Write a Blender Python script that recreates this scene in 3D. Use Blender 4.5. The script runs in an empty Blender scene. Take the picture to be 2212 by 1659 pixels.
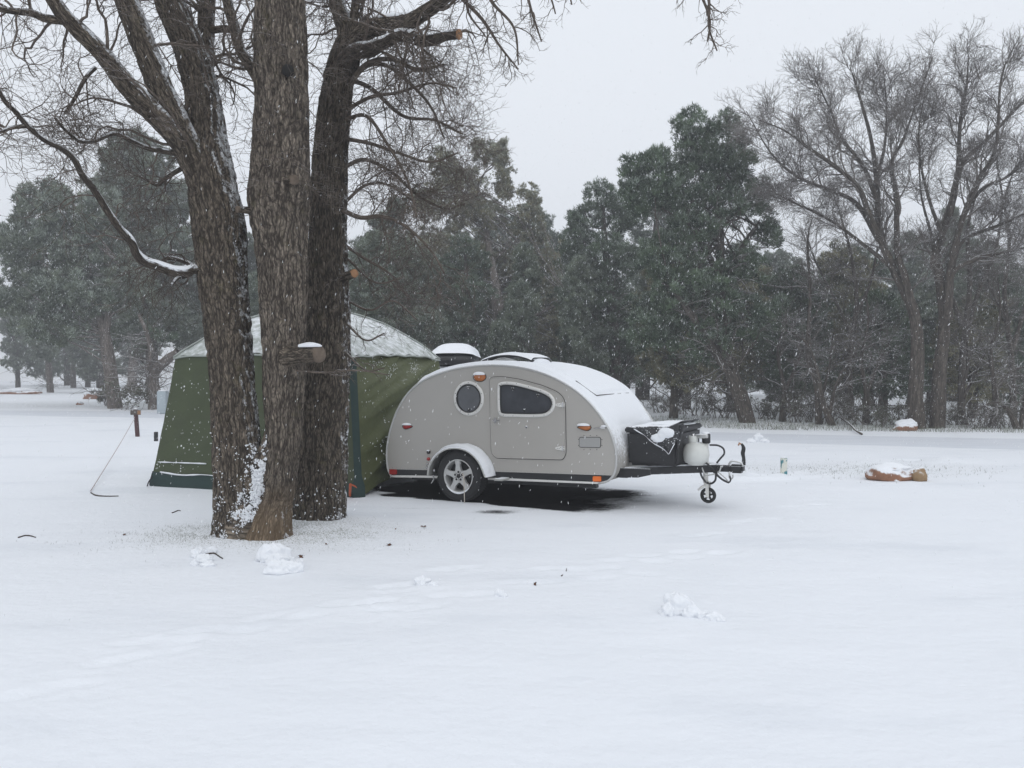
import bpy, bmesh, math, random
import numpy as np
from mathutils import Vector, Matrix
random.seed(7)
RNG = np.random.default_rng(7)
C = bpy.context.scene.collection
scene = bpy.context.scene

# ------------------------------------------------------------------ camera
F = 1805.0; H = 1.65; PT = math.radians(0.936)
cam_d = bpy.data.cameras.new('camera'); cam = bpy.data.objects.new('camera', cam_d); C.objects.link(cam)
cam_d.sensor_width = 36; cam_d.lens = F / 2212 * 36; cam_d.clip_end = 2000; cam_d.clip_start = 0.05
cam.location = (0, 0, H); cam.rotation_euler = (math.radians(90) - PT, 0, 0)
scene.camera = cam
scene.view_settings.view_transform = 'Standard'; scene.view_settings.look = 'None'
scene.view_settings.exposure = 0.0; scene.view_settings.gamma = 1

# ------------------------------------------------------------------ overcast sky
w = bpy.data.worlds.new('World'); scene.world = w; w.use_nodes = True
nt = w.node_tree; nt.nodes.clear()
sky = nt.nodes.new('ShaderNodeTexSky'); sky.sky_type = 'NISHITA'; sky.sun_disc = False
sky.sun_elevation = math.radians(55); sky.sun_rotation = math.radians(200); sky.dust_density = 6
hs = nt.nodes.new('ShaderNodeHueSaturation'); hs.inputs['Saturation'].default_value = 0.15
mx = nt.nodes.new('ShaderNodeMix'); mx.data_type = 'RGBA'; mx.inputs[0].default_value = 0.88
mx.inputs[7].default_value = (9.5, 10.0, 10.75, 1)
bg = nt.nodes.new('ShaderNodeBackground'); bg.inputs[1].default_value = 0.1
out = nt.nodes.new('ShaderNodeOutputWorld')
nt.links.new(sky.outputs[0], hs.inputs['Color']); nt.links.new(hs.outputs[0], mx.inputs[6])
nt.links.new(mx.outputs[2], bg.inputs[0]); nt.links.new(bg.outputs[0], out.inputs[0])
sd = bpy.data.lights.new('sun', 'SUN'); sd.energy = 0.5; sd.angle = math.radians(60); sd.color = (1, 0.98, 0.95)
so = bpy.data.objects.new('sun', sd); C.objects.link(so)
so.rotation_euler = (math.radians(35), 0, math.radians(20)); so.location = (0, 0, 30)

# ------------------------------------------------------------------ helpers
def ray(u, v):
    x = (u - 1106) / F; y = -(v - 829.5) / F
    return np.array([x, math.cos(PT) + y * math.sin(PT), -math.sin(PT) + y * math.cos(PT)])
def at(u, v, Y):
    r = ray(u, v); return np.array([0, 0, H]) + r * (Y / r[1])
def G(u, v, z=0.0):
    r = ray(u, v); return np.array([0, 0, H]) + r * ((z - H) / r[2])

def tag(o, label=None, cat=None, group=None, kind=None):
    if label: o['label'] = label
    if cat: o['category'] = cat
    if group: o['group'] = group
    if kind: o['kind'] = kind
    return o
def empty(name, loc, label=None, cat=None, group=None, rot=None):
    o = bpy.data.objects.new(name, None); C.objects.link(o); o.location = loc
    o.empty_display_size = 0.2
    if rot is not None: o.rotation_euler = rot
    bpy.context.view_layer.update()
    return tag(o, label, cat, group)
def link(name, me, mat, parent=None, smooth=True, world=True):
    o = bpy.data.objects.new(name, me); C.objects.link(o)
    if mat is not None: me.materials.append(mat)
    if parent is not None:
        o.parent = parent
        if world:   # mesh given in world coordinates
            me.transform(wm(parent).inverted())
    if smooth and len(me.polygons): me.polygons.foreach_set('use_smooth', [True] * len(me.polygons))
    return o
WM = {}
def wm(o):
    m = o.matrix_basis.copy()
    while o.parent is not None:
        o = o.parent; m = o.matrix_basis @ m
    return m
def np_mesh(name, V, Fc, attrs=None):
    """V (n,3); Fc list of int arrays (m,k)"""
    me = bpy.data.meshes.new(name)
    V = np.asarray(V, dtype=np.float32); me.vertices.add(len(V)); me.vertices.foreach_set('co', V.ravel())
    if not isinstance(Fc, (list, tuple)): Fc = [Fc]
    loops = np.concatenate([np.asarray(f).ravel() for f in Fc]).astype(np.int32)
    starts = []; base = 0
    for f in Fc:
        k = f.shape[1]; starts.append(base + np.arange(len(f)) * k); base += len(f) * k
    starts = np.concatenate(starts).astype(np.int32)
    me.loops.add(len(loops)); me.loops.foreach_set('vertex_index', loops)
    me.polygons.add(len(starts)); me.polygons.foreach_set('loop_start', starts)
    if attrs:
        for k, a in attrs.items():
            a = np.asarray(a, dtype=np.float32)
            if a.ndim == 1:
                at_ = me.attributes.new(k, 'FLOAT', 'POINT'); at_.data.foreach_set('value', a)
            else:
                at_ = me.attributes.new(k, 'FLOAT_VECTOR', 'POINT'); at_.data.foreach_set('vector', a.ravel())
    me.update(calc_edges=True)
    return me

def hash3(i, j, k):
    n = (i * 374761393 + j * 668265263 + k * 2147483647 * 3) & 0xffffffff
    n = ((n ^ (n >> 13)) * 1274126177) & 0xffffffff
    n = ((n ^ (n >> 16)) * 2246822519) & 0xffffffff
    return ((n ^ (n >> 15)) & 0xffffff) / float(0xffffff)
def vnoise(p):
    p = np.asarray(p, dtype=np.float64); i = np.floor(p).astype(np.int64); f = p - i; f = f * f * (3 - 2 * f)
    r = 0
    for a in (0, 1):
        for b in (0, 1):
            for c in (0, 1):
                wt = (f[..., 0] if a else 1 - f[..., 0]) * (f[..., 1] if b else 1 - f[..., 1]) * (f[..., 2] if c else 1 - f[..., 2])
                r = r + wt * hash3(i[..., 0] + a, i[..., 1] + b, i[..., 2] + c)
    return r
def fbm(p, o=3):
    s = 0; a = 0.5; p = np.asarray(p, dtype=np.float64)
    for k in range(o):
        s = s + a * vnoise(p + 17.3 * k); p = p * 2.03; a *= 0.5
    return s / (1 - 0.5 ** o)
def nrm(a): return a / (np.linalg.norm(a, axis=-1, keepdims=True) + 1e-9)
def catmull(P, n):
    P = np.asarray(P, dtype=float); m = len(P)
    if m == 2: 
        t = np.linspace(0, 1, n)[:, None]; return P[0] * (1 - t) + P[1] * t
    Q = np.vstack([2 * P[0] - P[1], P, 2 * P[-1] - P[-2]])
    L = np.concatenate([[0], np.cumsum(np.linalg.norm(np.diff(P[:, :3], axis=0), axis=1))]); L /= L[-1]
    t = np.linspace(0, 1, n); out_ = []
    for x in t:
        k = min(int(np.searchsorted(L, x, side='right')) - 1, m - 2); k = max(k, 0)
        f = (x - L[k]) / max(L[k + 1] - L[k], 1e-9)
        a, b, c, d = Q[k], Q[k + 1], Q[k + 2], Q[k + 3]
        out_.append(0.5 * ((2 * b) + (-a + c) * f + (2 * a - 5 * b + 4 * c - d) * f * f + (-a + 3 * b - 3 * c + d) * f ** 3))
    return np.array(out_)

# ---- tubes: (B,n,3) paths + (B,n) radii -> verts, quads, tc
def tubes(P, R, sides, cap=False):
    B, n, _ = P.shape
    T = np.gradient(P, axis=1); T = nrm(T)
    mt = np.abs(T.mean(axis=1)); ax = np.argmin(mt, axis=1); ref = np.eye(3)[ax][:, None, :]
    U = nrm(np.cross(T, np.broadcast_to(ref, T.shape))); W_ = np.cross(T, U)
    a = np.linspace(0, 2 * np.pi, sides, endpoint=False)
    ca, sa = np.cos(a), np.sin(a)
    V = P[:, :, None, :] + R[:, :, None, None] * (U[:, :, None, :] * ca[None, None, :, None] + W_[:, :, None, :] * sa[None, None, :, None])
    Ln = np.concatenate([np.zeros((B, 1)), np.cumsum(np.linalg.norm(np.diff(P, axis=1), axis=2), axis=1)], axis=1)
    off = np.arange(B)[:, None] * 3.7
    rr = R[:, :1]
    tc = np.stack([np.broadcast_to(ca, (B, n, sides)) * rr[:, :, None] , np.broadcast_to(sa, (B, n, sides)) * rr[:, :, None],
                   np.broadcast_to((Ln + off)[:, :, None], (B, n, sides))], axis=-1)
    idx = np.arange(B * n * sides).reshape(B, n, sides)
    q = np.stack([idx[:, :-1, :], np.roll(idx, -1, axis=2)[:, :-1, :], np.roll(idx, -1, axis=2)[:, 1:, :], idx[:, 1:, :]], axis=-1).reshape(-1, 4)
    return V.reshape(-1, 3), q, tc.reshape(-1, 3)
class Acc:
    def __init__(s): s.V = []; s.Q = []; s.T = []; s.n = 0
    def add(s, V, q, tc):
        s.V.append(V); s.Q.append(q + s.n); s.T.append(tc); s.n += len(V)
    def tubes(s, P, R, sides): s.add(*tubes(P, R, sides))
    def mesh(s, name): return np_mesh(name, np.vstack(s.V), np.vstack(s.Q), {'tc': np.vstack(s.T)})

# ---- vectorised branch growth
def spawn(P, R, k, t0, t1, ang, ln, n2, wig, bias=(0, 0, 0), rr=0.6, rmin=0.002, rmax=1, taper=0.35, curl=0.0):
    B, n, _ = P.shape
    t = RNG.uniform(t0, t1, (B, k)) * (n - 1)
    i = np.clip(np.floor(t).astype(int), 0, n - 2); f = (t - i)[..., None]
    b = np.arange(B)[:, None]
    S = P[b, i] * (1 - f) + P[b, i + 1] * f
    D = nrm(P[b, i + 1] - P[b, i])
    r0 = np.clip(R[b, i] * rr * RNG.uniform(0.7, 1, (B, k)), rmin, rmax)
    S = S.reshape(-1, 3); D = D.reshape(-1, 3); r0 = r0.ravel(); M = len(S)
    a = RNG.uniform(ang[0], ang[1], M)[:, None]
    rnd = RNG.normal(size=(M, 3)); perp = nrm(rnd - (rnd * D).sum(1, keepdims=True) * D)
    d = nrm(D * np.cos(a) + perp * np.sin(a))
    tot = np.linalg.norm(np.diff(P, axis=1), axis=2).sum(1)
    L = RNG.uniform(ln[0], ln[1], M)
    frac = (1.0 - 0.55 * (t / (n - 1)).ravel())
    L = L * frac
    out_ = np.zeros((M, n2, 3)); out_[:, 0] = S; st = (L / (n2 - 1))[:, None]
    cv = RNG.normal(size=(M, 3)) * curl
    bias = np.asarray(bias, float)
    for j in range(1, n2):
        out_[:, j] = out_[:, j - 1] + d * st
        d = nrm(d + RNG.normal(size=(M, 3)) * wig + bias + cv)
    tt = np.linspace(0, 1, n2)[None]
    r = r0[:, None] * (1 - (1 - taper) * tt)
    return out_, r

# ------------------------------------------------------------------ materials
def new_mat(name):
    m = bpy.data.materials.new(name); m.use_nodes = True; t = m.node_tree
    b = t.nodes['Principled BSDF']
    return m, t, b
def N(t, typ, **kw):
    n = t.nodes.new(typ)
    for k, v in kw.items(): setattr(n, k, v)
    return n
def L_(t, a, b): t.links.new(a, b)
def math_(t, op, a, b=None, c=None, clamp=False):
    n = N(t, 'ShaderNodeMath', operation=op); n.use_clamp = clamp
    for i, x in enumerate((a, b, c)):
        if x is None: continue
        if isinstance(x, (int, float)): n.inputs[i].default_value = x
        else: L_(t, x, n.inputs[i])
    return n.outputs[0]
def mixc(t, fac, a, b):
    n = N(t, 'ShaderNodeMix', data_type='RGBA')
    for i, x in ((0, fac), (6, a), (7, b)):
        if isinstance(x, (int, float)): n.inputs[i].default_value = x
        elif isinstance(x, tuple): n.inputs[i].default_value = x + (1,) if len(x) == 3 else x
        else: L_(t, x, n.inputs[i])
    return n.outputs[2]
def ramp(t, x, lo, hi):
    n = N(t, 'ShaderNodeMapRange'); n.inputs[1].default_value = lo; n.inputs[2].default_value = hi
    n.interpolation_type = 'SMOOTHSTEP'
    L_(t, x, n.inputs[0]); return n.outputs[0]
def noise(t, vec, scale, detail=3, rough=0.55):
    n = N(t, 'ShaderNodeTexNoise'); n.inputs['Scale'].default_value = scale
    n.inputs['Detail'].default_value = detail; n.inputs['Roughness'].default_value = rough
    if vec is not None: L_(t, vec, n.inputs['Vector'])
    return n.outputs['Fac']
def mapping(t, vec, sc):
    n = N(t, 'ShaderNodeMapping'); n.inputs['Scale'].default_value = sc; L_(t, vec, n.inputs['Vector']); return n.outputs[0]
def bump(t, b, h, strength=0.5, dist=0.01):
    n = N(t, 'ShaderNodeBump'); n.inputs['Strength'].default_value = strength; n.inputs['Distance'].default_value = dist
    L_(t, h, n.inputs['Height']); L_(t, n.outputs[0], b.inputs['Normal']); return n
SNOW = (0.84, 0.86, 0.89)
def upfac(t, vec, direction=(0, 0, 1), lo=0.35, hi=0.75, nscale=14, namp=0.5):
    """snow lies where a surface faces up (or to the wind), broken up by noise"""
    g = N(t, 'ShaderNodeNewGeometry')
    d = N(t, 'ShaderNodeVectorMath', operation='DOT_PRODUCT'); L_(t, g.outputs['Normal'], d.inputs[0])
    v = Vector(direction).normalized(); d.inputs[1].default_value = v
    nz = noise(t, vec, nscale, 4, 0.65)
    s = math_(t, 'MULTIPLY_ADD', math_(t, 'SUBTRACT', nz, 0.5), namp * 2, d.outputs['Value'])
    return ramp(t, s, lo, hi)
def simple(name, col, rough=0.6, metal=0.0, snow=None, nv=0.0, nscale=20, wind=(0, 0, 1), spec=0.5, bumpy=0.0, bscale=60, speck=0.0):
    m, t, b = new_mat(name)
    tc = N(t, 'ShaderNodeTexCoord').outputs['Object']
    c = None
    if nv:
        nz = noise(t, tc, nscale, 4)
        lo = tuple(x * (1 - nv) for x in col); hi = tuple(min(1, x * (1 + nv)) for x in col)
        c = mixc(t, nz, lo, hi)
    else:
        c = col
    if speck:
        vz = N(t, 'ShaderNodeTexVoronoi'); vz.inputs['Scale'].default_value = 55; L_(t, tc, vz.inputs['Vector'])
        big = noise(t, tc, 3.0, 3, .6)
        f = math_(t, 'MULTIPLY', math_(t, 'LESS_THAN', vz.outputs['Distance'], 0.22 * speck * 2), ramp(t, big, 0.42, 0.62))
        f2 = N(t, 'ShaderNodeTexWhiteNoise', noise_dimensions='3D'); L_(t, vz.outputs['Position'], f2.inputs['Vector'])
        f = math_(t, 'MULTIPLY', f, math_(t, 'LESS_THAN', f2.outputs['Value'], 0.3))
        c = mixc(t, f, c, SNOW)
    if snow:
        f = upfac(t, tc, wind, snow[0], snow[1], snow[2] if len(snow) > 2 else 14, snow[3] if len(snow) > 3 else 0.4)
        c = mixc(t, f, c, SNOW)
        r = math_(t, 'MULTIPLY_ADD', f, 0.7 - rough, rough); L_(t, r, b.inputs['Roughness'])
        if metal: L_(t, math_(t, 'MULTIPLY', math_(t, 'SUBTRACT', 1.0, f), metal), b.inputs['Metallic'])
    else:
        b.inputs['Roughness'].default_value = rough; b.inputs['Metallic'].default_value = metal
    if isinstance(c, tuple): b.inputs['Base Color'].default_value = c + (1,)
    else: L_(t, c, b.inputs['Base Color'])
    b.inputs['Specular IOR Level'].default_value = spec
    if bumpy: bump(t, b, noise(t, tc, bscale, 4), bumpy, 0.01)
    return m

def snow_mat(name, col=SNOW, bscale=9, bstr=0.5, dist=0.03):
    m, t, b = new_mat(name)
    tc = N(t, 'ShaderNodeNewGeometry').outputs['Position']
    nz = noise(t, tc, 2.3, 4)
    L_(t, mixc(t, nz, tuple(x * 0.97 for x in col), tuple(min(1, x * 1.01) for x in col)), b.inputs['Base Color'])
    b.inputs['Roughness'].default_value = 0.75; b.inputs['Specular IOR Level'].default_value = 0.25
    h = math_(t, 'ADD', noise(t, tc, bscale, 4), math_(t, 'MULTIPLY', noise(t, tc, 130, 3), 0.12))
    bump(t, b, h, bstr, dist)
    return m
M = {}
M['snow'] = snow_mat('fresh_snow')

# ground: snow cover over asphalt and grass; 'cover' = snow lying there, lowered to paint the trailer's shade
m, t, b = new_mat('snow_ground')
pos = N(t, 'ShaderNodeNewGeometry').outputs['Position']
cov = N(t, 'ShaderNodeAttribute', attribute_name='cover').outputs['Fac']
dirt = N(t, 'ShaderNodeAttribute', attribute_name='grassy').outputs['Fac']
nz = noise(t, pos, 26, 5, 0.7); nz2 = noise(t, mapping(t, pos, (1.0, 2.2, 1)), 7, 4, 0.6)
s = math_(t, 'ADD', cov, math_(t, 'MULTIPLY', math_(t, 'SUBTRACT', math_(t, 'ADD', nz, nz2), 1.0), 0.55))
fs = ramp(t, s, 0.15, 0.85)
asph = mixc(t, noise(t, pos, 300, 3, .7), (0.008, 0.008, 0.009), (0.022, 0.022, 0.023))  # near black, so the asphalt also carries painted shade under the trailer
grass = mixc(t, noise(t, pos, 60, 4, .7), (0.10, 0.09, 0.055), (0.17, 0.18, 0.10))
g1 = math_(t, 'MULTIPLY', dirt, ramp(t, noise(t, pos, 48, 5, 0.8), 0.50, 0.62))
white = mixc(t, noise(t, pos, 1.1, 4), (0.78, 0.805, 0.84), (0.83, 0.85, 0.885))
thin = math_(t, 'MULTIPLY', ramp(t, noise(t, mapping(t, pos, (0.5, 1.3, 1)), 0.55, 5, 0.62), 0.50, 0.72), 0.55)
white = mixc(t, thin, white, (0.66, 0.69, 0.735))
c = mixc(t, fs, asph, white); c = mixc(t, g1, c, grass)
L_(t, c, b.inputs['Base Color'])
b.inputs['Roughness'].default_value = 0.85; L_(t, math_(t, 'MULTIPLY', fs, 0.25), b.inputs['Specular IOR Level'])
h = math_(t, 'ADD', math_(t, 'MULTIPLY', noise(t, mapping(t, pos, (0.6, 1.5, 1)), 2.2, 3), 2.0), math_(t, 'ADD', noise(t, pos, 14, 4), math_(t, 'MULTIPLY', noise(t, pos, 120, 3), 0.12)))
bump(t, b, h, 0.35, 0.03)
M['ground'] = m
m, t, b = new_mat('slushy_road')
pos = N(t, 'ShaderNodeNewGeometry').outputs['Position']
nz = noise(t, mapping(t, pos, (0.35, 1.6, 1)), 1.6, 5, 0.6)
L_(t, mixc(t, nz, (0.58, 0.61, 0.66), (0.76, 0.785, 0.83)), b.inputs['Base Color'])
b.inputs['Roughness'].default_value = 0.7
M['road'] = m

def bark_mat(name, lo, hi, wind=(0.75, -0.1, 0.65), slo=0.72, shi=0.95, warm=None, sc=1.0, namp=0.42, bstr=0.9):
    m, t, b = new_mat(name)
    tc = N(t, 'ShaderNodeAttribute', attribute_name='tc').outputs['Vector']
    pos = N(t, 'ShaderNodeNewGeometry').outputs['Position']
    wv = N(t, 'ShaderNodeVectorMath', operation='ADD')
    nc = N(t, 'ShaderNodeTexNoise'); nc.inputs['Scale'].default_value = 7 * sc; L_(t, tc, nc.inputs['Vector'])
    sc1 = N(t, 'ShaderNodeVectorMath', operation='SCALE'); sc1.inputs['Scale'].default_value = 0.06; L_(t, nc.outputs['Color'], sc1.inputs[0])
    L_(t, tc, wv.inputs[0]); L_(t, sc1.outputs[0], wv.inputs[1])
    mp = mapping(t, wv.outputs[0], (1, 1, 0.22))
    n1 = noise(t, mp, 21 * sc, 2, 0.5); n2 = noise(t, mapping(t, wv.outputs[0], (1, 1, 0.30)), 40 * sc, 2, 0.5)
    def ridge(x, k): return math_(t, 'MULTIPLY', math_(t, 'ABSOLUTE', math_(t, 'SUBTRACT', x, 0.5)), k, None, True)
    vo = N(t, 'ShaderNodeTexVoronoi', feature='DISTANCE_TO_EDGE'); vo.inputs['Scale'].default_value = 42 * sc; L_(t, mapping(t, wv.outputs[0], (1, 1, 0.30)), vo.inputs['Vector'])
    crack = math_(t, 'MULTIPLY', math_(t, 'MULTIPLY', ridge(n1, 9.0), math_(t, 'MULTIPLY_ADD', ridge(n2, 7.0), 0.6, 0.4)), ramp(t, vo.outputs['Distance'], -0.12, 0.22))
    fine = noise(t, mapping(t, tc, (1, 1, 0.35)), 90 * sc, 4, 0.7)
    big = noise(t, pos, 3.2, 3)
    c = mixc(t, math_(t, 'MULTIPLY', crack, math_(t, 'ADD', fine, 0.25)), lo, hi)
    c = mixc(t, math_(t, 'MULTIPLY', math_(t, 'MULTIPLY', big, crack), 0.6), c, tuple(x * 1.55 for x in hi))
    moss = ramp(t, noise(t, pos, 5.5, 4, .6), 0.6, 0.75)
    c = mixc(t, math_(t, 'MULTIPLY', moss, 0.35), c, (0.13, 0.115, 0.05))
    if warm:
        sx = N(t, 'ShaderNodeSeparateXYZ'); L_(t, pos, sx.inputs[0])
        wf = math_(t, 'SUBTRACT', 1.0, ramp(t, math_(t, 'ADD', sx.outputs['Z'], math_(t, 'MULTIPLY', big, 0.3)), 0.30, 0.75))
        c = mixc(t, math_(t, 'MULTIPLY', wf, 0.75), c, mixc(t, crack, tuple(x * .4 for x in warm), warm))
    f = upfac(t, pos, wind, slo, shi, 38, namp)
    f = math_(t, 'MULTIPLY', f, ramp(t, noise(t, pos, 9, 3, .6), 0.36, 0.55))
    c = mixc(t, f, c, SNOW)
    L_(t, c, b.inputs['Base Color']); b.inputs['Roughness'].default_value = 0.9; b.inputs['Specular IOR Level'].default_value = 0.2
    hh = math_(t, 'ADD', crack, math_(t, 'MULTIPLY', fine, 0.5))
    bump(t, b, hh, bstr, 0.024)
    return m
M['bark'] = bark_mat('grey_oak_bark', (0.024, 0.019, 0.015), (0.275, 0.228, 0.178))
M['bark_pale'] = bark_mat('pale_oak_bark', (0.028, 0.022, 0.018), (0.345, 0.292, 0.235), warm=(0.34, 0.245, 0.155), slo=0.86, shi=1.05)
M['bark_dark'] = bark_mat('dark_oak_bark', (0.022, 0.018, 0.014), (0.235, 0.195, 0.152))
M['twig'] = bark_mat('oak_twig', (0.08, 0.065, 0.054), (0.19, 0.155, 0.13), wind=(0.2, -0.1, 1), slo=0.82, shi=1.05, bstr=0.2)
M['snowy_limb'] = bark_mat('snow_topped_limb', (0.04, 0.032, 0.027), (0.15, 0.125, 0.10), wind=(0.25, -0.15, 1), slo=0.42, shi=0.6, namp=0.25)
M['far_bark'] = bark_mat('distant_bark', (0.045, 0.038, 0.032), (0.155, 0.135, 0.115), wind=(0.2, -0.1, 1), slo=0.9, shi=1.15, sc=0.5, bstr=0.5)
M['far_twig'] = simple('distant_twig', (0.135, 0.120, 0.108), 0.9, snow=(0.62, 0.9, 20, 0.35))
M['grey_bark'] = bark_mat('weathered_juniper_bark', (0.10, 0.085, 0.075), (0.33, 0.29, 0.26), wind=(0.3, -0.3, 1), slo=0.75, shi=1.0, sc=0.5)
M['cutwood'] = simple('cut_wood', (0.30, 0.16, 0.08), 0.8, nv=0.6, nscale=30, bumpy=.6)
M['oldcut'] = simple('weathered_cut_wood', (0.13, 0.10, 0.075), 0.9, nv=0.7, nscale=22, bumpy=.9)
M['hole'] = simple('rotten_hollow', (0.012, 0.011, 0.010), 0.95)

def foliage_mat(name, dark, light, frostc=(0.46, 0.52, 0.46)):
    m, t, b = new_mat(name)
    tone = N(t, 'ShaderNodeAttribute', attribute_name='tone').outputs['Fac']
    fr = N(t, 'ShaderNodeAttribute', attribute_name='frost').outputs['Fac']
    c = mixc(t, tone, dark, light); c = mixc(t, fr, c, frostc)
    L_(t, c, b.inputs['Base Color']); b.inputs['Roughness'].default_value = 0.7; b.inputs['Specular IOR Level'].default_value = 0.2
    return m
M['pinyon'] = foliage_mat('pinyon_needles', (0.022, 0.040, 0.024), (0.120, 0.170, 0.098))
M['frosted'] = foliage_mat('frosted_hazed_needles', (0.052, 0.070, 0.048), (0.19, 0.22, 0.15))  # paler base for frost, with distance haze painted in as well
M['juniper'] = foliage_mat('juniper_scales', (0.075, 0.072, 0.040), (0.31, 0.29, 0.175))
M['shrub'] = foliage_mat('shrub_leaves', (0.06, 0.055, 0.035), (0.13, 0.13, 0.085))

# ------------------------------------------------------------------ small mesh helpers (bmesh)
def from_bm(name, bm, mat, parent=None, smooth=False, bevel=0.0, world=False, seg=2):
    if bevel:
        bmesh.ops.bevel(bm, geom=[e for e in bm.edges if e.is_manifold and e.calc_face_angle(0) > 0.5], offset=bevel, segments=seg, affect='EDGES', clamp_overlap=True)
    bmesh.ops.recalc_face_normals(bm, faces=bm.faces)
    me = bpy.data.meshes.new(name); bm.to_mesh(me); bm.free()
    o = link(name, me, mat, parent, smooth=smooth, world=world)
    return o
def box_bm(x0, x1, y0, y1, z0, z1, bm=None):
    bm = bm or bmesh.new()
    r = bmesh.ops.create_cube(bm, size=1)
    for v in r['verts']:
        v.co = Vector(((x0 + x1) / 2 + v.co.x * (x1 - x0), (y0 + y1) / 2 + v.co.y * (y1 - y0), (z0 + z1) / 2 + v.co.z * (z1 - z0)))
    return bm
def prism_bm(pts, y0, y1, bm=None):
    """polygon in x,z extruded along y"""
    bm = bm or bmesh.new()
    a = [bm.verts.new((p[0], y0, p[1])) for p in pts]; c_ = [bm.verts.new((p[0], y1, p[1])) for p in pts]
    bm.faces.new(a); bm.faces.new(list(reversed(c_)))
    n = len(pts)
    for i in range(n):
        j = (i + 1) % n; bm.faces.new((a[i], c_[i], c_[j], a[j]))
    return bm
def tube_me(name, pts, r, sides=8, n=None, closed=False):
    P = catmull(pts, n or max(8, len(pts) * 4)) if not closed else np.vstack([pts, pts[:1]]).astype(float)
    R_ = np.full(len(P), r) if np.isscalar(r) else np.interp(np.linspace(0, 1, len(P)), np.linspace(0, 1, len(r)), r)
    # end caps by shrinking
    if not closed:
        P = np.vstack([P[:1], P, P[-1:]]); R_ = np.concatenate([[1e-4], R_, [1e-4]])
        P[0] -= (P[2] - P[1]) * 1e-3; P[-1] += (P[-2] - P[-3]) * 1e-3
    V, q, tc = tubes(P[None], R_[None], sides)
    return np_mesh(name, V, q, {'tc': tc})
def tube(name, pts, r, mat, parent=None, sides=8, n=None, world=False, closed=False):
    return link(name, tube_me(name, pts, r, sides, n, closed), mat, parent, world=world)
def lathe_me(name, prof, seg=32, axis='z', c=(0, 0, 0), caps=True):
    """prof: (r,h) list"""
    a = np.linspace(0, 2 * np.pi, seg, endpoint=False); pr = np.array(prof, float)
    X = pr[:, 0][:, None] * np.cos(a); Y = pr[:, 0][:, None] * np.sin(a); Z = np.repeat(pr[:, 1][:, None], seg, 1)
    if axis == 'z': V = np.stack([X, Y, Z], -1)
    elif axis == 'y': V = np.stack([X, Z, Y], -1)
    else: V = np.stack([Z, X, Y], -1)
    idx = np.arange(len(pr) * seg).reshape(len(pr), seg)
    q = np.stack([idx[:-1], np.roll(idx, -1, 1)[:-1], np.roll(idx, -1, 1)[1:], idx[1:]], -1).reshape(-1, 4)
    return np_mesh(name, V.reshape(-1, 3) + np.array(c), q)
def lathe(name, prof, mat, parent=None, seg=32, axis='z', c=(0, 0, 0)):
    return link(name, lathe_me(name, prof, seg, axis, c), mat, parent, world=False)
def smooth_closed(pts, n=60):
    P = np.array(pts, float); m = len(P); Q = []
    for i in range(m):
        a, b_, c_, d = P[i - 1], P[i], P[(i + 1) % m], P[(i + 2) % m]
        for f in np.linspace(0, 1, max(2, n // m), endpoint=False):
            Q.append(0.5 * ((2 * b_) + (-a + c_) * f + (2 * a - 5 * b_ + 4 * c_ - d) * f * f + (-a + 3 * b_ - 3 * c_ + d) * f ** 3))
    return np.array(Q)
def round_poly(pts, r, k=5):
    """round the corners of a polygon"""
    P = np.array(pts, float); m = len(P); Q = []
    for i in range(m):
        a, b_, c_ = P[i - 1], P[i], P[(i + 1) % m]; rr = r[i] if hasattr(r, '__len__') else r
        la = np.linalg.norm(a - b_); lc = np.linalg.norm(c_ - b_); q = min(rr, la * .48, lc * .48)
        p0 = b_ + (a - b_) / la * q; p1 = b_ + (c_ - b_) / lc * q
        for f in np.linspace(0, 1, k): Q.append((1 - f) ** 2 * p0 + 2 * f * (1 - f) * b_ + f * f * p1)
    return np.array(Q)
def blob_me(name, rx, ry, rz, c=(0, 0, 0), seg=20, amp=0.3, fr=1.5, seed=0, flat=True):
    th = np.linspace(0, np.pi, seg // 2 + 1); ph = np.linspace(0, 2 * np.pi, seg, endpoint=False)
    D = np.stack([np.sin(th)[:, None] * np.cos(ph), np.sin(th)[:, None] * np.sin(ph), np.repeat(np.cos(th)[:, None], seg, 1)], -1)
    s = 1 + amp * 2 * (fbm(D * fr + seed * 7.7, 4) - 0.5)
    V = D * s[..., None] * np.array([rx, ry, rz])
    if flat: V[..., 2] = np.where(V[..., 2] < -0.25 * rz, -0.25 * rz, V[..., 2])
    idx = np.arange((seg // 2 + 1) * seg).reshape(seg // 2 + 1, seg)
    q = np.stack([idx[:-1], idx[1:], np.roll(idx, -1, 1)[1:], np.roll(idx, -1, 1)[:-1]], -1).reshape(-1, 4)
    return np_mesh(name, V.reshape(-1, 3) + np.array(c), q)

# ================================================================== GROUND
def axis_pts(lo, hi, a, b_, fine, grow=1.07):
    mid = list(np.arange(a, b_ + fine / 2, fine)); l = []; x = a; s = fine
    while x > lo: s = min(s * grow, 4); x -= s; l.append(x)
    r = []; x = mid[-1]; s = fine
    while x < hi: s = min(s * grow, 4); x += s; r.append(x)
    return np.array(l[::-1] + mid + r)
TH = math.radians(28); PHI = math.radians(1.2)
tr = ray(990, 1083.5); TC = np.array([0, 0, H]) + tr * (-H / tr[2])       # where the near tyre stands
Td = np.array([math.cos(TH), -math.sin(TH)]); Tn = np.array([math.sin(TH), math.cos(TH)])
gx = axis_pts(-95, 95, -6.5, 6.5, 0.04); gy = axis_pts(-12, 130, 3.4, 12.5, 0.04)
XX, YY = np.meshgrid(gx, gy)
P3 = np.stack([XX, YY, np.zeros_like(XX)], -1)
def road_mask(X, Y):
    return None
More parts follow.
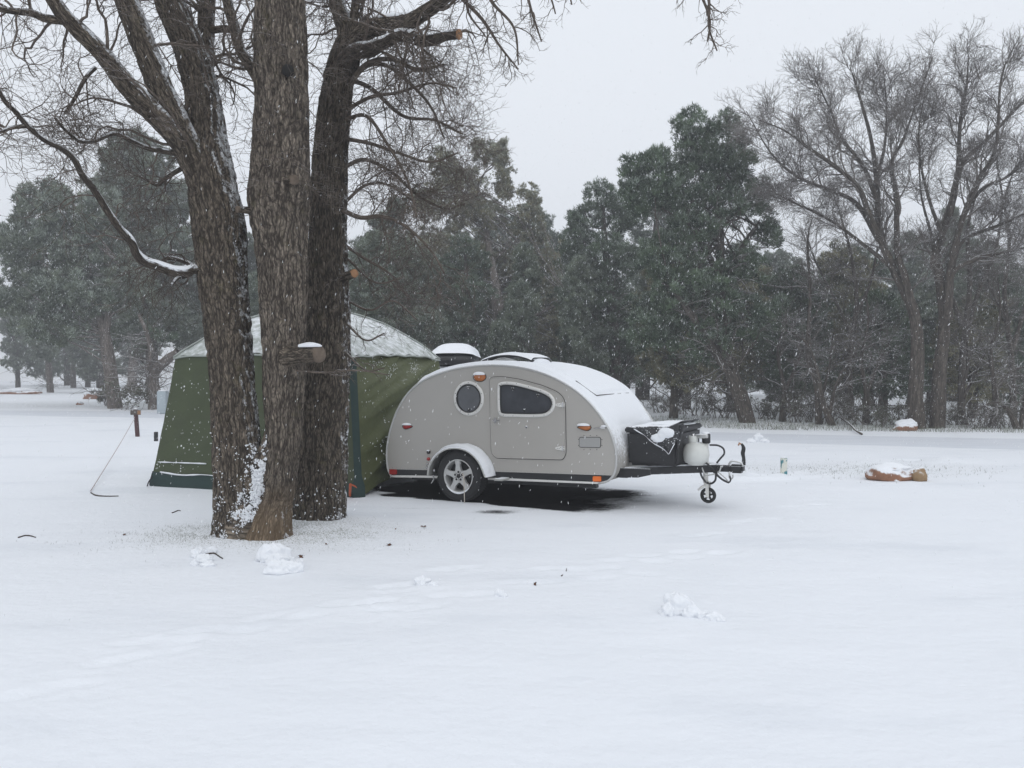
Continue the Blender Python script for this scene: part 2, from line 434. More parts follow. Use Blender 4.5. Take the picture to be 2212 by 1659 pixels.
near = [G(u, v)[:2] for u, v in ((-900, 893), (-100, 898), (370, 907), (1000, 930), (1550, 955), (2212, 977), (3000, 1004))]
farE = [G(u, v)[:2] for u, v in ((-900, 878), (-100, 882), (370, 886), (1000, 905), (1550, 928), (2212, 940), (3000, 955))]
near = catmull([np.append(p, 0) for p in near], 80); farE = catmull([np.append(p, 0) for p in farE], 80)
yn = np.interp(gx, near[:, 0], near[:, 1]); yf = np.interp(gx, farE[:, 0], farE[:, 1])
Zg = (fbm(P3 * 0.35, 3) - 0.5) * 0.10 + (fbm(P3 * np.array([1.2, 2.2, 1]) + 5, 3) - 0.5) * 0.022
rf = 1 / (1 + np.exp(-(YY - yn[None]) / 0.5)) * 1 / (1 + np.exp((YY - yf[None]) / 0.5))
Zg = Zg * (1 - rf) - 0.03 * rf
Zg += 0.04 * np.exp(-((YY - yf[None] - 1.2) / 0.7) ** 2)
# flat where things stand
def flat(px, py, r):
    global Zg
    k = np.exp(-(((XX - px) ** 2 + (YY - py) ** 2) / r ** 2) ** 2); Zg = Zg * (1 - k)
tc_ = TC[:2] + Td * 1.0 + Tn * 1.0
flat(tc_[0], tc_[1], 3.6); flat(-3.1, 13, 3.6)
# footprints and scuffs
frng = np.random.default_rng(3)
def dent(px, py, ang, lx, ly, d):
    global Zg
    c_, s_ = math.cos(ang), math.sin(ang); a = (XX - px) * c_ + (YY - py) * s_; b2 = -(XX - px) * s_ + (YY - py) * c_
    q = (a / lx) ** 2 + (b2 / ly) ** 2
    m_ = q < 9
    Zg[m_] += -d * np.exp(-q[m_] ** 2) + d * 0.45 * np.exp(-(np.sqrt(q[m_]) - 1.5) ** 2 * 5)
for k, (u0, v0, u1, v1, n_) in enumerate([(760, 1320, 1000, 1225, 6), (300, 1390, 870, 1290, 9), (840, 1330, 1380, 1210, 9), (1180, 1240, 1480, 1200, 5), (1500, 1165, 1760, 1085, 6), (240, 1030, 430, 1020, 4), (60, 1500, 330, 1400, 4), (1300, 1260, 1560, 1190, 4)]):
    for i in range(n_):
        f = i / (n_ - 1); p = G(u0 + (u1 - u0) * f + frng.uniform(-12, 12), v0 + (v1 - v0) * f + (6 if i % 2 else -6) * (v0 / 1200))
        dent(p[0], p[1], math.atan2(0.25, 1) + frng.uniform(-.3, .3), 0.16, 0.06, 0.015)
# soft wheel tracks sweeping off to the right
for k in range(260):
    f = k / 259; u = 1560 + 640 * f
    p = G(u, 1035 - 55 * f + 8 * math.sin(f * 9)); dent(p[0], p[1], 0.0, 0.25, 0.10, 0.006)
# hump of snow around the tree feet
oak1 = G(548, 1168); oak2 = G(690, 1128)
for p, r_ in ((oak1, 0.75), (oak2, 0.6)):
    Zg += 0.05 * np.exp(-((XX - p[0]) ** 2 + (YY - p[1]) ** 2) / r_ ** 2)
# snow cover map: bare asphalt under the trailer, with its shadow painted in
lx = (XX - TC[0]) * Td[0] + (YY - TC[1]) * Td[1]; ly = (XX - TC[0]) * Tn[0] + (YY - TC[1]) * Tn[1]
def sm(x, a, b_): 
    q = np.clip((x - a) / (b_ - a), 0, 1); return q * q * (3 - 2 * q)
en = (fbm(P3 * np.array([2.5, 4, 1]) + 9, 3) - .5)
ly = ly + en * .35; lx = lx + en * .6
bare_shaded = sm(lx, -1.5, -1.0) * (1 - sm(lx, .75, 2.45)) * sm(ly, -0.10, 0.20) * (1 - sm(ly, 1.5, 2.4))
bare_shaded = np.maximum(bare_shaded, 0.9 * sm(lx, -1.9, -1.3) * (1 - sm(lx, -1.0, 0.4)) * sm(ly, 0.1, 0.5) * (1 - sm(ly, 1.8, 2.6)))
cover = 1 - bare_shaded * 1.6
pp = G(1072, 1106); cover -= 0.75 * np.exp(-(((XX - pp[0]) / 0.26) ** 2 + ((YY - pp[1]) / 0.16) ** 2))
for (u, v, a_, b2, s_) in ((905, 1098, .5, .12, .25), (1180, 1100, .4, .1, .3), (205, 935, .12, .5, .45), (230, 905, .1, .6, .3), (80, 1060, .4, .5, .12)):
    p = G(u, v); cover -= s_ * np.exp(-(((XX - p[0]) / a_) ** 2 + ((YY - p[1]) / b2) ** 2))
grassy = np.exp(-(((XX + 2.45) / 1.15) ** 2 + ((YY - 8.35) / 0.75) ** 2) ** 1.3) * 1.0
p = G(1850, 1010); grassy = np.maximum(grassy, 0.5 * np.exp(-(((XX - p[0]) / 2.2) ** 2 + ((YY - p[1]) / 1.0) ** 2) ** 1.5))
grassy = np.maximum(grassy, 0.75 * sm(YY - yf[None], 0.15, 1.2) * (1 - sm(YY - yf[None], 4.5, 9)))
Zg -= bare_shaded * 0.02
idx = np.arange(XX.size).reshape(XX.shape)
q = np.stack([idx[:-1, :-1], idx[:-1, 1:], idx[1:, 1:], idx[1:, :-1]], -1).reshape(-1, 4)
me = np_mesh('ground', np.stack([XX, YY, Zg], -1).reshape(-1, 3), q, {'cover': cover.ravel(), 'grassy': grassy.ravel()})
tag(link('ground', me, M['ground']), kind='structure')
def gz(x, y):
    i = np.searchsorted(gx, x); j = np.searchsorted(gy, y); return float(Zg[min(j, len(gy) - 1), min(i, len(gx) - 1)])
# road: a slightly sunken band of packed grey snow
rows = 10; V = []
for k in range(rows):
    f = k / (rows - 1); V.append(near * (1 - f) + farE * f)
V = np.array(V); 
V[..., 2] = -0.012 - 0.030 * (1 - np.sin(np.linspace(0, np.pi, rows)))[:, None] 
idx = np.arange(rows * 80).reshape(rows, 80)
q = np.stack([idx[:-1, :-1], idx[:-1, 1:], idx[1:, 1:], idx[1:, :-1]], -1).reshape(-1, 4)
tag(link('road', np_mesh('road', V.reshape(-1, 3), q), M['road']), kind='structure')

# ================================================================== TRAILER
TD = np.array([math.cos(TH) * math.cos(PHI), -math.sin(TH) * math.cos(PHI), math.sin(PHI)])
TN = np.array([math.sin(TH), math.cos(TH), 0.0]); TU = np.cross(TD, TN)
def T_at(x, y, off):
    """a point measured on a plane of the trailer: returns (along, up) in metres"""
    r = ray(x * .4 + 796.3, y * .4 + 690.1); o = np.array([0, 0, H]); P0 = TC + TN * off
    k = np.dot(P0 - o, TN) / np.dot(r, TN); p = o + r * k - P0
    return np.array([p @ TD, p @ TU])
def T_w(s, y, z): return TC + TD * s + TN * y + TU * z
trailer = bpy.data.objects.new('teardrop_trailer', None); C.objects.link(trailer)
tm = Matrix(((TD[0], TN[0], TU[0], TC[0]), (TD[1], TN[1], TU[1], TC[1]), (TD[2], TN[2], TU[2], TC[2]), (0, 0, 0, 1)))
trailer.matrix_world = tm
tag(trailer, 'silver-grey teardrop camping trailer with snow on its roof, parked beside the green tent', 'trailer')
M['panel'] = simple('champagne_grey_panel', (0.395, 0.378, 0.350), 0.34, spec=0.5, nv=0.05, nscale=2.5)
M['alu'] = simple('aluminium_trim', (0.55, 0.55, 0.54), 0.4, 0.6, snow=(0.5, 0.9, 30, 0.4))
M['alu_plain'] = simple('brushed_aluminium', (0.70, 0.69, 0.66), 0.38, 0.1, nv=0.08)
M['black'] = simple('black_paint', (0.012, 0.013, 0.015), 0.45, snow=(0.82, 1.0, 40, 0.3))
M['blackp'] = simple('black_plastic', (0.014, 0.014, 0.016), 0.5, nv=0.3, speck=0.25)
M['rubber'] = simple('tyre_rubber', (0.014, 0.014, 0.015), 0.75, nv=0.4, nscale=30)
M['glass'] = simple('dark_window_pane', (0.060, 0.064, 0.073), 0.10, spec=0.7, nv=0.55, nscale=5)
M['amber'] = simple('amber_lens', (0.42, 0.13, 0.03), 0.3)
M['orange'] = simple('orange_lens', (0.80, 0.17, 0.02), 0.4)
M['red'] = simple('red_lens', (0.35, 0.02, 0.02), 0.3)
M['chrome'] = simple('chrome_fitting', (0.6, 0.6, 0.6), 0.25, 0.9)
M['dark'] = simple('dark_gap', (0.02, 0.02, 0.02), 0.8)
M['seam'] = simple('door_gasket', (0.10, 0.095, 0.09), 0.7)
M['rim'] = simple('alloy_rim', (0.52, 0.52, 0.51), 0.4, 0.4)
M['fender'] = simple('fender_grey', (0.42, 0.42, 0.40), 0.5, 0.1, snow=(0.05, 0.35, 22, 0.25))
M['roof'] = simple('roof_skin', (0.34, 0.325, 0.30), 0.45, snow=(-0.10, 0.42, 26, 0.42))
Y0, Y1 = 0.2, 1.8
zp = [(125, 850), (103, 805), (97, 720), (105, 650), (125, 570), (160, 480), (210, 402), (280, 338), (370, 295), (480, 264), (600, 249), (700, 247), (800, 256), (900, 277), (1000, 314), (1100, 370), (1180, 436), (1240, 505), (1290, 580), (1320, 650), (1336, 720), (1336, 790), (1322, 840), (1292, 872), (1240, 885)]
prof = np.array([T_at(x, y, Y0) for x, y in zp])
prof = catmull([np.append(p, 0) for p in prof], 110)[:, :2]
zb = float(prof[0, 1])
closed = prof.copy()
bm = prism_bm(closed, Y0, Y1)
o = from_bm('body', bm, M['panel'], trailer)
me = o.data; me.materials.append(M['roof'])
for p_ in me.polygons:
    if abs(p_.normal.y) < 0.5: p_.material_index = 1; p_.use_smooth = True
# trim tube round the side profile, near and far
for yy in (Y0, Y1):
    tube('edge_trim', [(p[0], yy, p[1]) for p in prof], 0.014, M['alu'], trailer, 8, 120)
# snow blanket on the roof, thick on top and thinning where it steepens
nrm2 = np.gradient(prof, axis=0); nrm2 = nrm(np.stack([-nrm2[:, 1], nrm2[:, 0]], -1))
nrm2 = np.where((nrm2 @ np.array([0, 1]))[:, None] < -2, -nrm2, nrm2)
cen = prof.mean(0); nrm2 *= np.sign(((prof - cen) * nrm2).sum(1))[:, None]
ys = np.linspace(Y0 + 0.0, Y1, 34)
i0, i1 = 26, 93
rows_ = []
for i in range(i0, i1):
    up = nrm2[i, 1]; th = 0.055 * np.clip((up - 0.16) / 0.6, 0, 1) ** 0.8
    edge = min(1, (i - i0) / 6, (i1 - 1 - i) / 10)
    e2 = np.clip(np.minimum(ys - Y0, Y1 - ys) / 0.05, 0, 1) ** 0.5
    p3 = np.stack([np.full(len(ys), prof[i, 0] * 3), ys * 3, np.full(len(ys), prof[i, 1] * 3)], -1)
    tt = th * edge * e2 * (0.75 + 0.5 * fbm(p3, 3)) + (0.004 * e2) - 0.004
    rows_.append(np.stack([prof[i, 0] + nrm2[i, 0] * tt, ys, prof[i, 1] + nrm2[i, 1] * tt], -1))
V = np.array(rows_); r_, c_ = V.shape[:2]
idx = np.arange(r_ * c_).reshape(r_, c_); q = np.stack([idx[:-1, :-1], idx[:-1, 1:], idx[1:, 1:], idx[1:, :-1]], -1).reshape(-1, 4)
link('roof_snow', np_mesh('roof_snow', V.reshape(-1, 3), q), M['snow'], trailer, world=False)
# front roof hatch: raised lid under the snow
def on_prof(i, lift): return prof[i] + nrm2[i] * lift
hi0, hi1 = 66, 83
V = []
for i in range(hi0, hi1 + 1):
    row = []
    for k, yv in enumerate(np.linspace(0.40, 1.60, 26)):
        ed = min(1, (hi1 - i) / 1.2, (i - hi0) / 4 + .25, k / 1.0, (25 - k) / 1.0)
        cr = 0 if not ((i > hi1 - 3) and (k < 2 or k > 23)) else 0.6
        L2 = (0.050 + 0.020 * max(0, ed)) * (1 if ed > 0 else 0.4) * (1 - cr * .4)
        p2 = on_prof(i, L2); row.append((p2[0], yv, p2[1]))
    V.append(row)
V = np.array(V); r_, c_ = V.shape[:2]
idx = np.arange(r_ * c_).reshape(r_, c_); q = np.stack([idx[:-1, :-1], idx[:-1, 1:], idx[1:, 1:], idx[1:, :-1]], -1).reshape(-1, 4)
hatch = link('front_hatch', np_mesh('front_hatch', V.reshape(-1, 3), q), M['snow'], trailer, world=False)
pe = [np.array([*on_prof(hi1 - 4, 0.052)])]
seam_pts = [(on_prof(hi1 - 6, .054)[0], 0.385, on_prof(hi1 - 6, .054)[1]), (on_prof(hi1 - 2, .050)[0], 0.39, on_prof(hi1 - 2, .050)[1]), (on_prof(hi1, .047)[0], 0.45, on_prof(hi1, .047)[1]),
            (on_prof(hi1, .047)[0], 0.6, on_prof(hi1, .047)[1]), (on_prof(hi1, .047)[0], 1.58, on_prof(hi1, .047)[1])]
tube('hatch_seal', seam_pts, 0.007, M['seam'], hatch, 6)

def side_poly(name, zpts, depth, mat, parent=trailer, r=None, off=Y0, bevel=0.0, y_in=0.004, smooth=False):
    """plate on the near side, proud of the side wall by depth"""
    P = np.array([T_at(x, y, off) for x, y in zpts])
    if r is not None: P = round_poly(P, r)
    bm = prism_bm(P, off - depth, off + y_in)
    return from_bm(name, bm, mat, parent, bevel=bevel, smooth=smooth), P
def ring(name, P, width, depth, mat, parent, y=Y0, inner=None):
    """flat frame following closed outline P, 'width' wide inwards"""
    P = np.array(P); n = len(P); cn = P.mean(0)
    d = np.roll(P, -1, 0) - np.roll(P, 1, 0); nn = nrm(np.stack([-d[:, 1], d[:, 0]], -1))
    if ((cn - P) * nn).sum() < 0: nn = -nn
    Q = P + nn * width
    V = []; F_ = []
    for ring_, yy in ((P, y + .003), (P, y - depth), (Q, y - depth), (Q, y + .003)):
        V += [(p[0], yy, p[1]) for p in ring_]
    for k in range(3):
        for i in range(n):
            j = (i + 1) % n; F_.append((k * n + i, k * n + j, (k + 1) * n + j, (k + 1) * n + i))
    me = np_mesh(name, V, np.array(F_)); 
    bm = bmesh.new(); bm.from_mesh(me); bmesh.ops.recalc_face_normals(bm, faces=bm.faces); bm.to_mesh(me); bm.free()
    return link(name, me, mat, parent, smooth=False, world=False), Q
def rivets(name, pts, r, mat, parent, y):
    bm = bmesh.new(); bmesh.ops.create_uvsphere(bm, u_segments=8, v_segments=5, radius=r)
    for v in bm.verts: v.co.y *= 0.5
    me = bpy.data.meshes.new(name); bm.to_mesh(me); bm.free(); me.materials.append(mat); me.polygons.foreach_set('use_smooth', [True] * len(me.polygons))
    for p in pts:
        o = bpy.data.objects.new(name, me); C.objects.link(o); o.parent = parent; o.location = (p[0], y, p[1])
    return o
def snowcap(parent, x, y, z, lx, ly, lz, seed=1):
    o = link('snow_cap', blob_me('snow_cap', lx, ly, lz, (x, y, z), 16, 0.15, 1.5, seed), M['snow'], parent, world=False); return o
# black band + lower alu strip
P = [(112, 808), (700, 822), (1312, 842), (1296, 866), (1245, 881), (720, 855), (330, 846), (128, 846)]
side_poly('lower_band', P, 0.006, M['black'])
side_poly('sill_strip', [(128, 841), (330, 843), (720, 856), (1245, 878), (1243, 888), (720, 868), (330, 854), (130, 852)], 0.012, M['alu_plain'])
L0 = T_at(118, 800, Y0); L1 = T_at(1318, 834, Y0)
rivets('rivet', [L0 + (L1 - L0) * f for f in np.linspace(0.01, .99, 44) if not (0.17 < f < 0.49)], 0.005, M['chrome'], trailer, Y0 - 0.001)
# door
door, DP = side_poly('door', [(656, 322), (672, 312), (720, 309), (820, 325), (940, 358), (1020, 392), (1048, 418), (1062, 450), (1064, 560), (1066, 725), (1050, 757), (690, 748), (665, 720), (660, 560)], 0.010, M['panel'], r=0.035)
ring('door_gasket', DP, -0.008, 0.005, M['seam'], door)
ring('door_moulding', DP, 0.012, 0.014, M['panel'], door)
# porthole
wc = T_at(542, 426, Y0); port = empty('porthole_window', (0, 0, 0)); port.parent = trailer
bpy.data.objects.remove(port)
a = np.linspace(0, 2 * np.pi, 48, endpoint=False)
circ = lambda r: np.stack([wc[0] + r * np.cos(a), wc[1] + r * np.sin(a)], -1)
pw, Q = ring('round_window_frame', circ(0.222), 0.045, 0.016, M['alu_plain'], trailer)
ring('pane_rim', circ(0.182), 0.014, 0.020, M['dark'], pw)
bm = prism_bm(circ(0.178), Y0 - 0.008, Y0 + .002); from_bm('pane', bm, M['glass'], pw)
rivets('screw', [(wc[0] + .20 * math.cos(x), wc[1] + .20 * math.sin(x)) for x in np.linspace(0.3, 6.58, 11)[:-1]], 0.006, M['seam'], pw, Y0 - .016)
for dx, dz in ((-.012, .150), (.012, .150), (0, .128), (0.0, -.135)):
    rivets('latch_stud', [(wc[0] + dx, wc[1] + dz)], 0.009, M['chrome'], pw, Y0 - .016)
rivets('latch', [(wc[0], wc[1] + .143), (wc[0], wc[1] - .142)], 0.02, M['dark'], pw, Y0 - .010)
# door window
WP = np.array([T_at(x, y, Y0) for x, y in [(700, 360), (712, 342), (745, 335), (800, 340), (870, 357), (940, 378), (985, 402), (1006, 430), (1010, 462), (995, 498), (960, 522), (900, 528), (780, 526), (725, 522), (704, 500), (699, 430)]])
WP = smooth_closed(WP, 80)
dw, Q = ring('window_frame', WP, 0.040, 0.024, M['alu_plain'], door)
rg, Q2 = ring('window_seal', Q, 0.014, 0.027, M['dark'], door)
bm = prism_bm(Q, Y0 - 0.016, Y0 - .002); from_bm('window_pane', bm, M['glass'], door)
for (zx, zy) in ((782, 375), (918, 410)):
    p = T_at(zx, zy, Y0)
    rivets('window_latch', [(p[0] - .012, p[1] + .012), (p[0] + .012, p[1] + .012), (p[0], p[1] - .012)], 0.008, M['chrome'], door, Y0 - .020)
    rivets('latch_base', [(p[0], p[1])], 0.020, M['dark'], door, Y0 - .017)
p = T_at(845, 491, Y0); rivets('window_latch', [p], 0.014, M['dark'], door, Y0 - .024); rivets('latch_snow', [p + [0, .012]], 0.010, M['snow'], door, Y0 - .024)
k = np.arange(0, 80, 5); rivets('screw', [WP[i] + (WP.mean(0) - WP[i]) * 0.07 for i in k], 0.005, M['seam'], door, Y0 - .024)
# handle, keyhole, hinges
p = T_at(688, 545, Y0); bm = box_bm(p[0] - .014, p[0] + .014, Y0 - .03, Y0 - .008, p[1] - .035, p[1] + .035); box_bm(p[0] - .03, p[0] + .072, Y0 - .045, Y0 - .028, p[1] - .010, p[1] + .008, bm)
from_bm('handle', bm, M['chrome'], door, bevel=0.005)
p = T_at(855, 580, Y0); rivets('lock', [p], 0.022, M['chrome'], door, Y0 - .018)
rivets('lock_centre', [p + [0.003, -0.005]], 0.010, M['dark'], door, Y0 - .025)
for zy in (461, 695):
    p = T_at(1048, zy, Y0)
    bm = prism_bm(round_poly([(p[0] - .085, p[1] - .012), (p[0] - .085, p[1] + .012), (p[0] - .01, p[1] + .026), (p[0] + .035, p[1] + .024), (p[0] + .035, p[1] - .024), (p[0] - .01, p[1] - .026)], .008), Y0 - .026, Y0 - .008)
    h = from_bm('hinge', bm, M['alu_plain'], door, bevel=0.003)
    tube('hinge_pin', [(p[0] + .012, Y0 - .028, p[1] - .033), (p[0] + .012, Y0 - .028, p[1] + .033)], .008, M['chrome'], door, 8)
    rivets('screw', [(p[0] - .06, p[1]), (p[0] - .035, p[1]), (p[0] - .015, p[1] + .01), (p[0] + .028, p[1] - .013), (p[0] + .028, p[1] + .013)], .005, M['dark'], door, Y0 - .026)
# marker lamps
def marker(zx, zy, rx, rz, mat, drop=False):
    p = T_at(zx, zy, Y0)
    aa = np.linspace(0, 2 * np.pi, 24, endpoint=False)
    X = np.cos(aa) * rx; Z = np.sin(aa) * rz
    if drop: Z *= np.clip(0.35 + 0.65 * (X / rx + 1) / 1.5 * drop if drop > 0 else 0.35 + .65 * (1 - X / rx) / 1.5, .25, 1)
    V = [(p[0], Y0 - 0.035, p[1])]; F3 = []; Fq = []
    for s_, yy in ((0.6, Y0 - .030), (.9, Y0 - .016), (1, Y0 + .002)):
        V += [(p[0] + x * s_, yy, p[1] + z * s_) for x, z in zip(X, Z)]
    n = 24
    for i in range(n):
        j = (i + 1) % n; F3.append((0, 1 + i, 1 + j))
        for r2 in (0, 1): Fq.append((1 + r2 * n + i, 1 + (r2 + 1) * n + i, 1 + (r2 + 1) * n + j, 1 + r2 * n + j))
    o = link('marker_light', np_mesh('marker_light', V, [np.array(F3), np.array(Fq)]), mat, trailer, world=False)
    aa = np.linspace(0, 2 * np.pi, 24, endpoint=False)
    # bezel
    P2 = np.stack([p[0] + X * 1.12, p[1] + Z * 1.12], -1); ring('bezel', P2, 0.006, 0.006, M['dark'], o)
    snowcap(o, p[0] - (.004 if drop else 0), Y0 - .02, p[1] + rz * .62, rx * 1.0, 0.032, rz * 0.62, int(zx) % 7)
    return o
marker(600, 311, 0.088, 0.055, M['amber'])
marker(1165, 583, 0.082, 0.042, M['amber'], 1)
marker(211, 578, 0.075, 0.040, M['red'], -1)
# small latch rod right of the front marker
pa = T_at(1218, 587, Y0); pb = T_at(1280, 583, Y0)
lr = tube('front_catch', [(pa[0], Y0 - .012, pa[1]), (pb[0], Y0 - .012, pb[1])], 0.006, M['chrome'], trailer, 6)
bm = box_bm(pb[0] - .055, pb[0] + .005, Y0 - .03, Y0, pb[1] - .014, pb[1] + .012); from_bm('catch_block', bm, M['chrome'], lr, bevel=.003)
snowcap(lr, pb[0] - .02, Y0 - .015, pb[1] + .013, .036, .018, .014, 4)
# access panel
ap, P = side_poly('access_panel', [(1140, 638), (1252, 638), (1252, 690), (1140, 688)], 0.010, M['alu_plain'], r=0.02)
ap.data.materials.clear(); ap.data.materials.append(simple('access_flap_grey', (0.34, .34, .33), .4, .1))
ring('flap_gasket', P, -0.008, 0.005, M['seam'], ap)
rivets('rivet', [T_at(x, y, Y0) for x in (1163, 1197, 1232) for y in (627, 703)] + [T_at(x, y, Y0) for x in (1134, 1260) for y in (648, 680)], .006, M['seam'], ap, Y0)
# rear and front side reflectors
for (x0, x1, y0, y1, mt_, lb) in ((117, 155, 808, 836, 'red', 'red square side reflector at the tail'), (1214, 1258, 846, 874, 'orange', 'orange square side lamp at the front')):
    o, _ = side_poly('side_reflector', [(x0, y0), (x1, y0 + 1), (x1, y1), (x0, y1)], 0.022, M[mt_], r=0.015, bevel=.004); o['label'] = lb
# connectors left of the fender
for (zx, zy, mt_, rr_) in ((326, 716, 'dark', .024), (325, 753, 'red', .022), (320, 780, 'chrome', .014), (317, 800, 'chrome', .014)):
    p = T_at(zx, zy, Y0); o = lathe('socket', [(0.0001, -.03), (rr_ * .6, -.03), (rr_, -.02), (rr_, .004)], M[mt_], trailer, 16, 'y', (p[0], Y0, p[1]))
    if mt_ == 'dark': snowcap(o, p[0], Y0 - .02, p[1] + .02, .022, .02, .012, 2)
tube('fill_cable', [(*T_at(320, 790, Y0)[:1], Y0 - .03, T_at(320, 790, Y0)[1]), (T_at(313, 830, 0)[0], Y0 - .08, T_at(313, 830, 0)[1]), (T_at(320, 865, 0)[0], Y0 - .06, T_at(320, 865, 0)[1]), (T_at(310, 890, 0)[0], Y0 - .08, T_at(310, 892, 0)[1])], .008, M['chrome'], trailer, 6)
# wheel
hub = T_at(484, 846, 0.0); RT = float(hub[1]) - T_at(500, 985, 0.0)[1]; RT = min(max(RT, .31), .34)

hx, hz = 0, 0
tp = [(0.205, 0.012), (0.215, -0.004), (0.23, -0.008), (0.245, -0.014), (0.262, -.012), (0.27, -.016), (0.29, -0.012), (RT - .018, 0.004), (RT - .004, 0.02), (RT, 0.04), (RT, 0.17), (RT - .01, 0.19), (0.27, .205), (0.2, .19)]
wheel = lathe('wheel', tp, M['rubber'], trailer, 72, 'y'); wheel.location = (hub[0], 0, hub[1])
# tread blocks
bm = bmesh.new()
for i in range(60):
    an = i / 60 * 2 * math.pi
    for yy, w2 in ((0.03, .03), (.075, .035), (.125, .035), (.17, .03)):
        an2 = an + (0.05 if yy > .1 else 0)
        r_ = bmesh.ops.create_cube(bm, size=1)
        for v in r_['verts']:
            x = v.co.x * 0.024; y = yy + v.co.y * w2; z = RT - 0.004 + v.co.z * 0.014
            v.co = Vector((x * math.cos(an2) + z * math.sin(an2), y, -x * math.sin(an2) + z * math.cos(an2)))
tag(from_bm('tread', bm, M['rubber'], wheel), kind='stuff')
rim = lathe('rim', [(0.214, 0.006), (0.212, -0.006), (0.203, -0.008), (0.196, 0.004), (0.190, 0.03), (0.185, 0.10), (0.18, .16)], M['rim'], wheel, 64, 'y')
lathe('rim_back', [(0.0001, 0.10), (0.19, 0.10)], M['dark'], wheel, 32, 'y')
# five-spoke face: disc outline with five windows, as star + outer ring
for k in range(5):
    bm = bmesh.new(); a0 = math.radians(90 + 72 * k + 4)
    def pol(r, an): return (r * math.cos(an), r * math.sin(an))
    pts = [pol(0.078, a0 - .62), pol(.090, a0 - .44), pol(0.135, a0 - 0.21), pol(0.195, a0 - 0.19), pol(0.199, a0), pol(0.195, a0 + 0.19), pol(0.135, a0 + 0.21), pol(.090, a0 + .44), pol(0.078, a0 + .62), pol(0.015, a0)]
    prism_bm(pts, 0.004 + .0006 * k, 0.045 + .001 * k, bm); from_bm('spoke', bm, M['rim'], wheel, bevel=0.006)
lathe('hub_cap', [(0.0001, 0.000), (0.022, 0.001), (0.028, 0.006), (0.028, 0.04)], M['dark'], wheel, 20, 'y')
for k in range(5):
    an = math.radians(54 + 72 * k + 36)
    lathe('lug_hole', [(0.0001, -0.002), (0.012, -0.002), (0.0145, 0.004), (0.015, 0.04)], M['dark'], wheel, 12, 'y', (0.052 * math.cos(an), 0, 0.052 * math.sin(an)))
# snow packed in bottom of the rim
aa = np.linspace(math.radians(215), math.radians(320), 20)
tube('packed_snow', [(0.212 * math.cos(x), -0.006, 0.212 * math.sin(x)) for x in aa], [0.004, .011, .014, .012, .004], M['snow'], wheel, 8)
# far wheel
ow = lathe('far_tyre', [(0.2, 0), (0.28, -.01), (RT, .03), (RT, .17), (0.28, .2), (0.2, .19)], M['rubber'], trailer, 40, 'y', (hub[0], 1.8, hub[1]))
# wheel-well liner
aa = np.linspace(0, 2 * np.pi, 40, endpoint=False)
# fender
fo = [T_at(x, y, -0.04) for x, y in ((316, 846), (322, 800), (342, 757), (372, 722), (412, 698), (455, 690), (500, 694), (540, 710), (578, 742), (604, 778), (620, 815), (634, 853))]
fo = catmull([np.append(p, 0) for p in fo], 48)[:, :2]
liner = np.vstack([fo, [[fo[-1, 0], zb - .02], [fo[0, 0], zb - .02]]])
bm = prism_bm(liner, Y0 - .010, Y0 + .002); from_bm('wheel_well_liner', bm, M['dark'], trailer)
fc = np.array([hub[0], hub[1]])
dn = nrm(fo - fc)
secs = [(-0.045, -.022), (-0.048, 0.0), (-0.035, .010), (0.0, .016), (0.08, .018), (0.15, .014), (Y0 - .003, .010), (Y0 - .003, -.002), (0.0, .002), (-.035, -.004), (-.04, -.022)]
V = np.array([[(f[0] + d_[0] * h, y, f[1] + d_[1] * h) for (y, h) in secs] for f, d_ in zip(fo, dn)])
# end flare
r_, c_ = V.shape[:2]; idx = np.arange(r_ * c_).reshape(r_, c_); q = np.stack([idx[:-1, :-1], idx[:-1, 1:], idx[1:, 1:], idx[1:, :-1]], -1).reshape(-1, 4)
fender = link('fender', np_mesh('fender', V.reshape(-1, 3), q), M['fender'], trailer, world=False)
V = []; 
ysn = np.linspace(-0.035, Y0 - .004, 9)
for i in range(9, 47):
    th = 0.020 * np.clip(min((i - 9) / 6, (46 - i) / 4, 1), 0, 1)
    for j, yv in enumerate(ysn):
        e = min(1, j / 1.5, (8 - j) / 1.5 + .3); h = 0.014 + th * e * (0.7 + 0.6 * vnoise(np.array([i * .5, j * .8, 3.])))
        V.append((fo[i, 0] + dn[i, 0] * h, yv, fo[i, 1] + dn[i, 1] * h))
idx = np.arange(38 * 9).reshape(38, 9); q = np.stack([idx[:-1, :-1], idx[:-1, 1:], idx[1:, 1:], idx[1:, :-1]], -1).reshape(-1, 4)
link('fender_snow', np_mesh('fender_snow', V, q), M['snow'], fender, world=False)
p = T_at(735, 855, 0.1); bm = box_bm(p[0] - .10, p[0] + .02, 0.0, .2, p[1] - .03, p[1] - .005); from_bm('side_step', bm, M['fender'], trailer, bevel=.006)
# chassis under the floor
zf = zb
xs0, xs1 = prof[:, 0].min(), prof[:, 0].max()
for ya, yb in ((.42, .50), (1.5, 1.58)): from_bm('chassis_rail', box_bm(xs0 + .25, xs1 - .35, ya, yb, zf - .05, zf + .03), M['black'], trailer)
from_bm('axle', box_bm(hub[0] - .03, hub[0] + .03, .18, 1.82, hub[1] - .03, hub[1] + .03), M['black'], trailer)
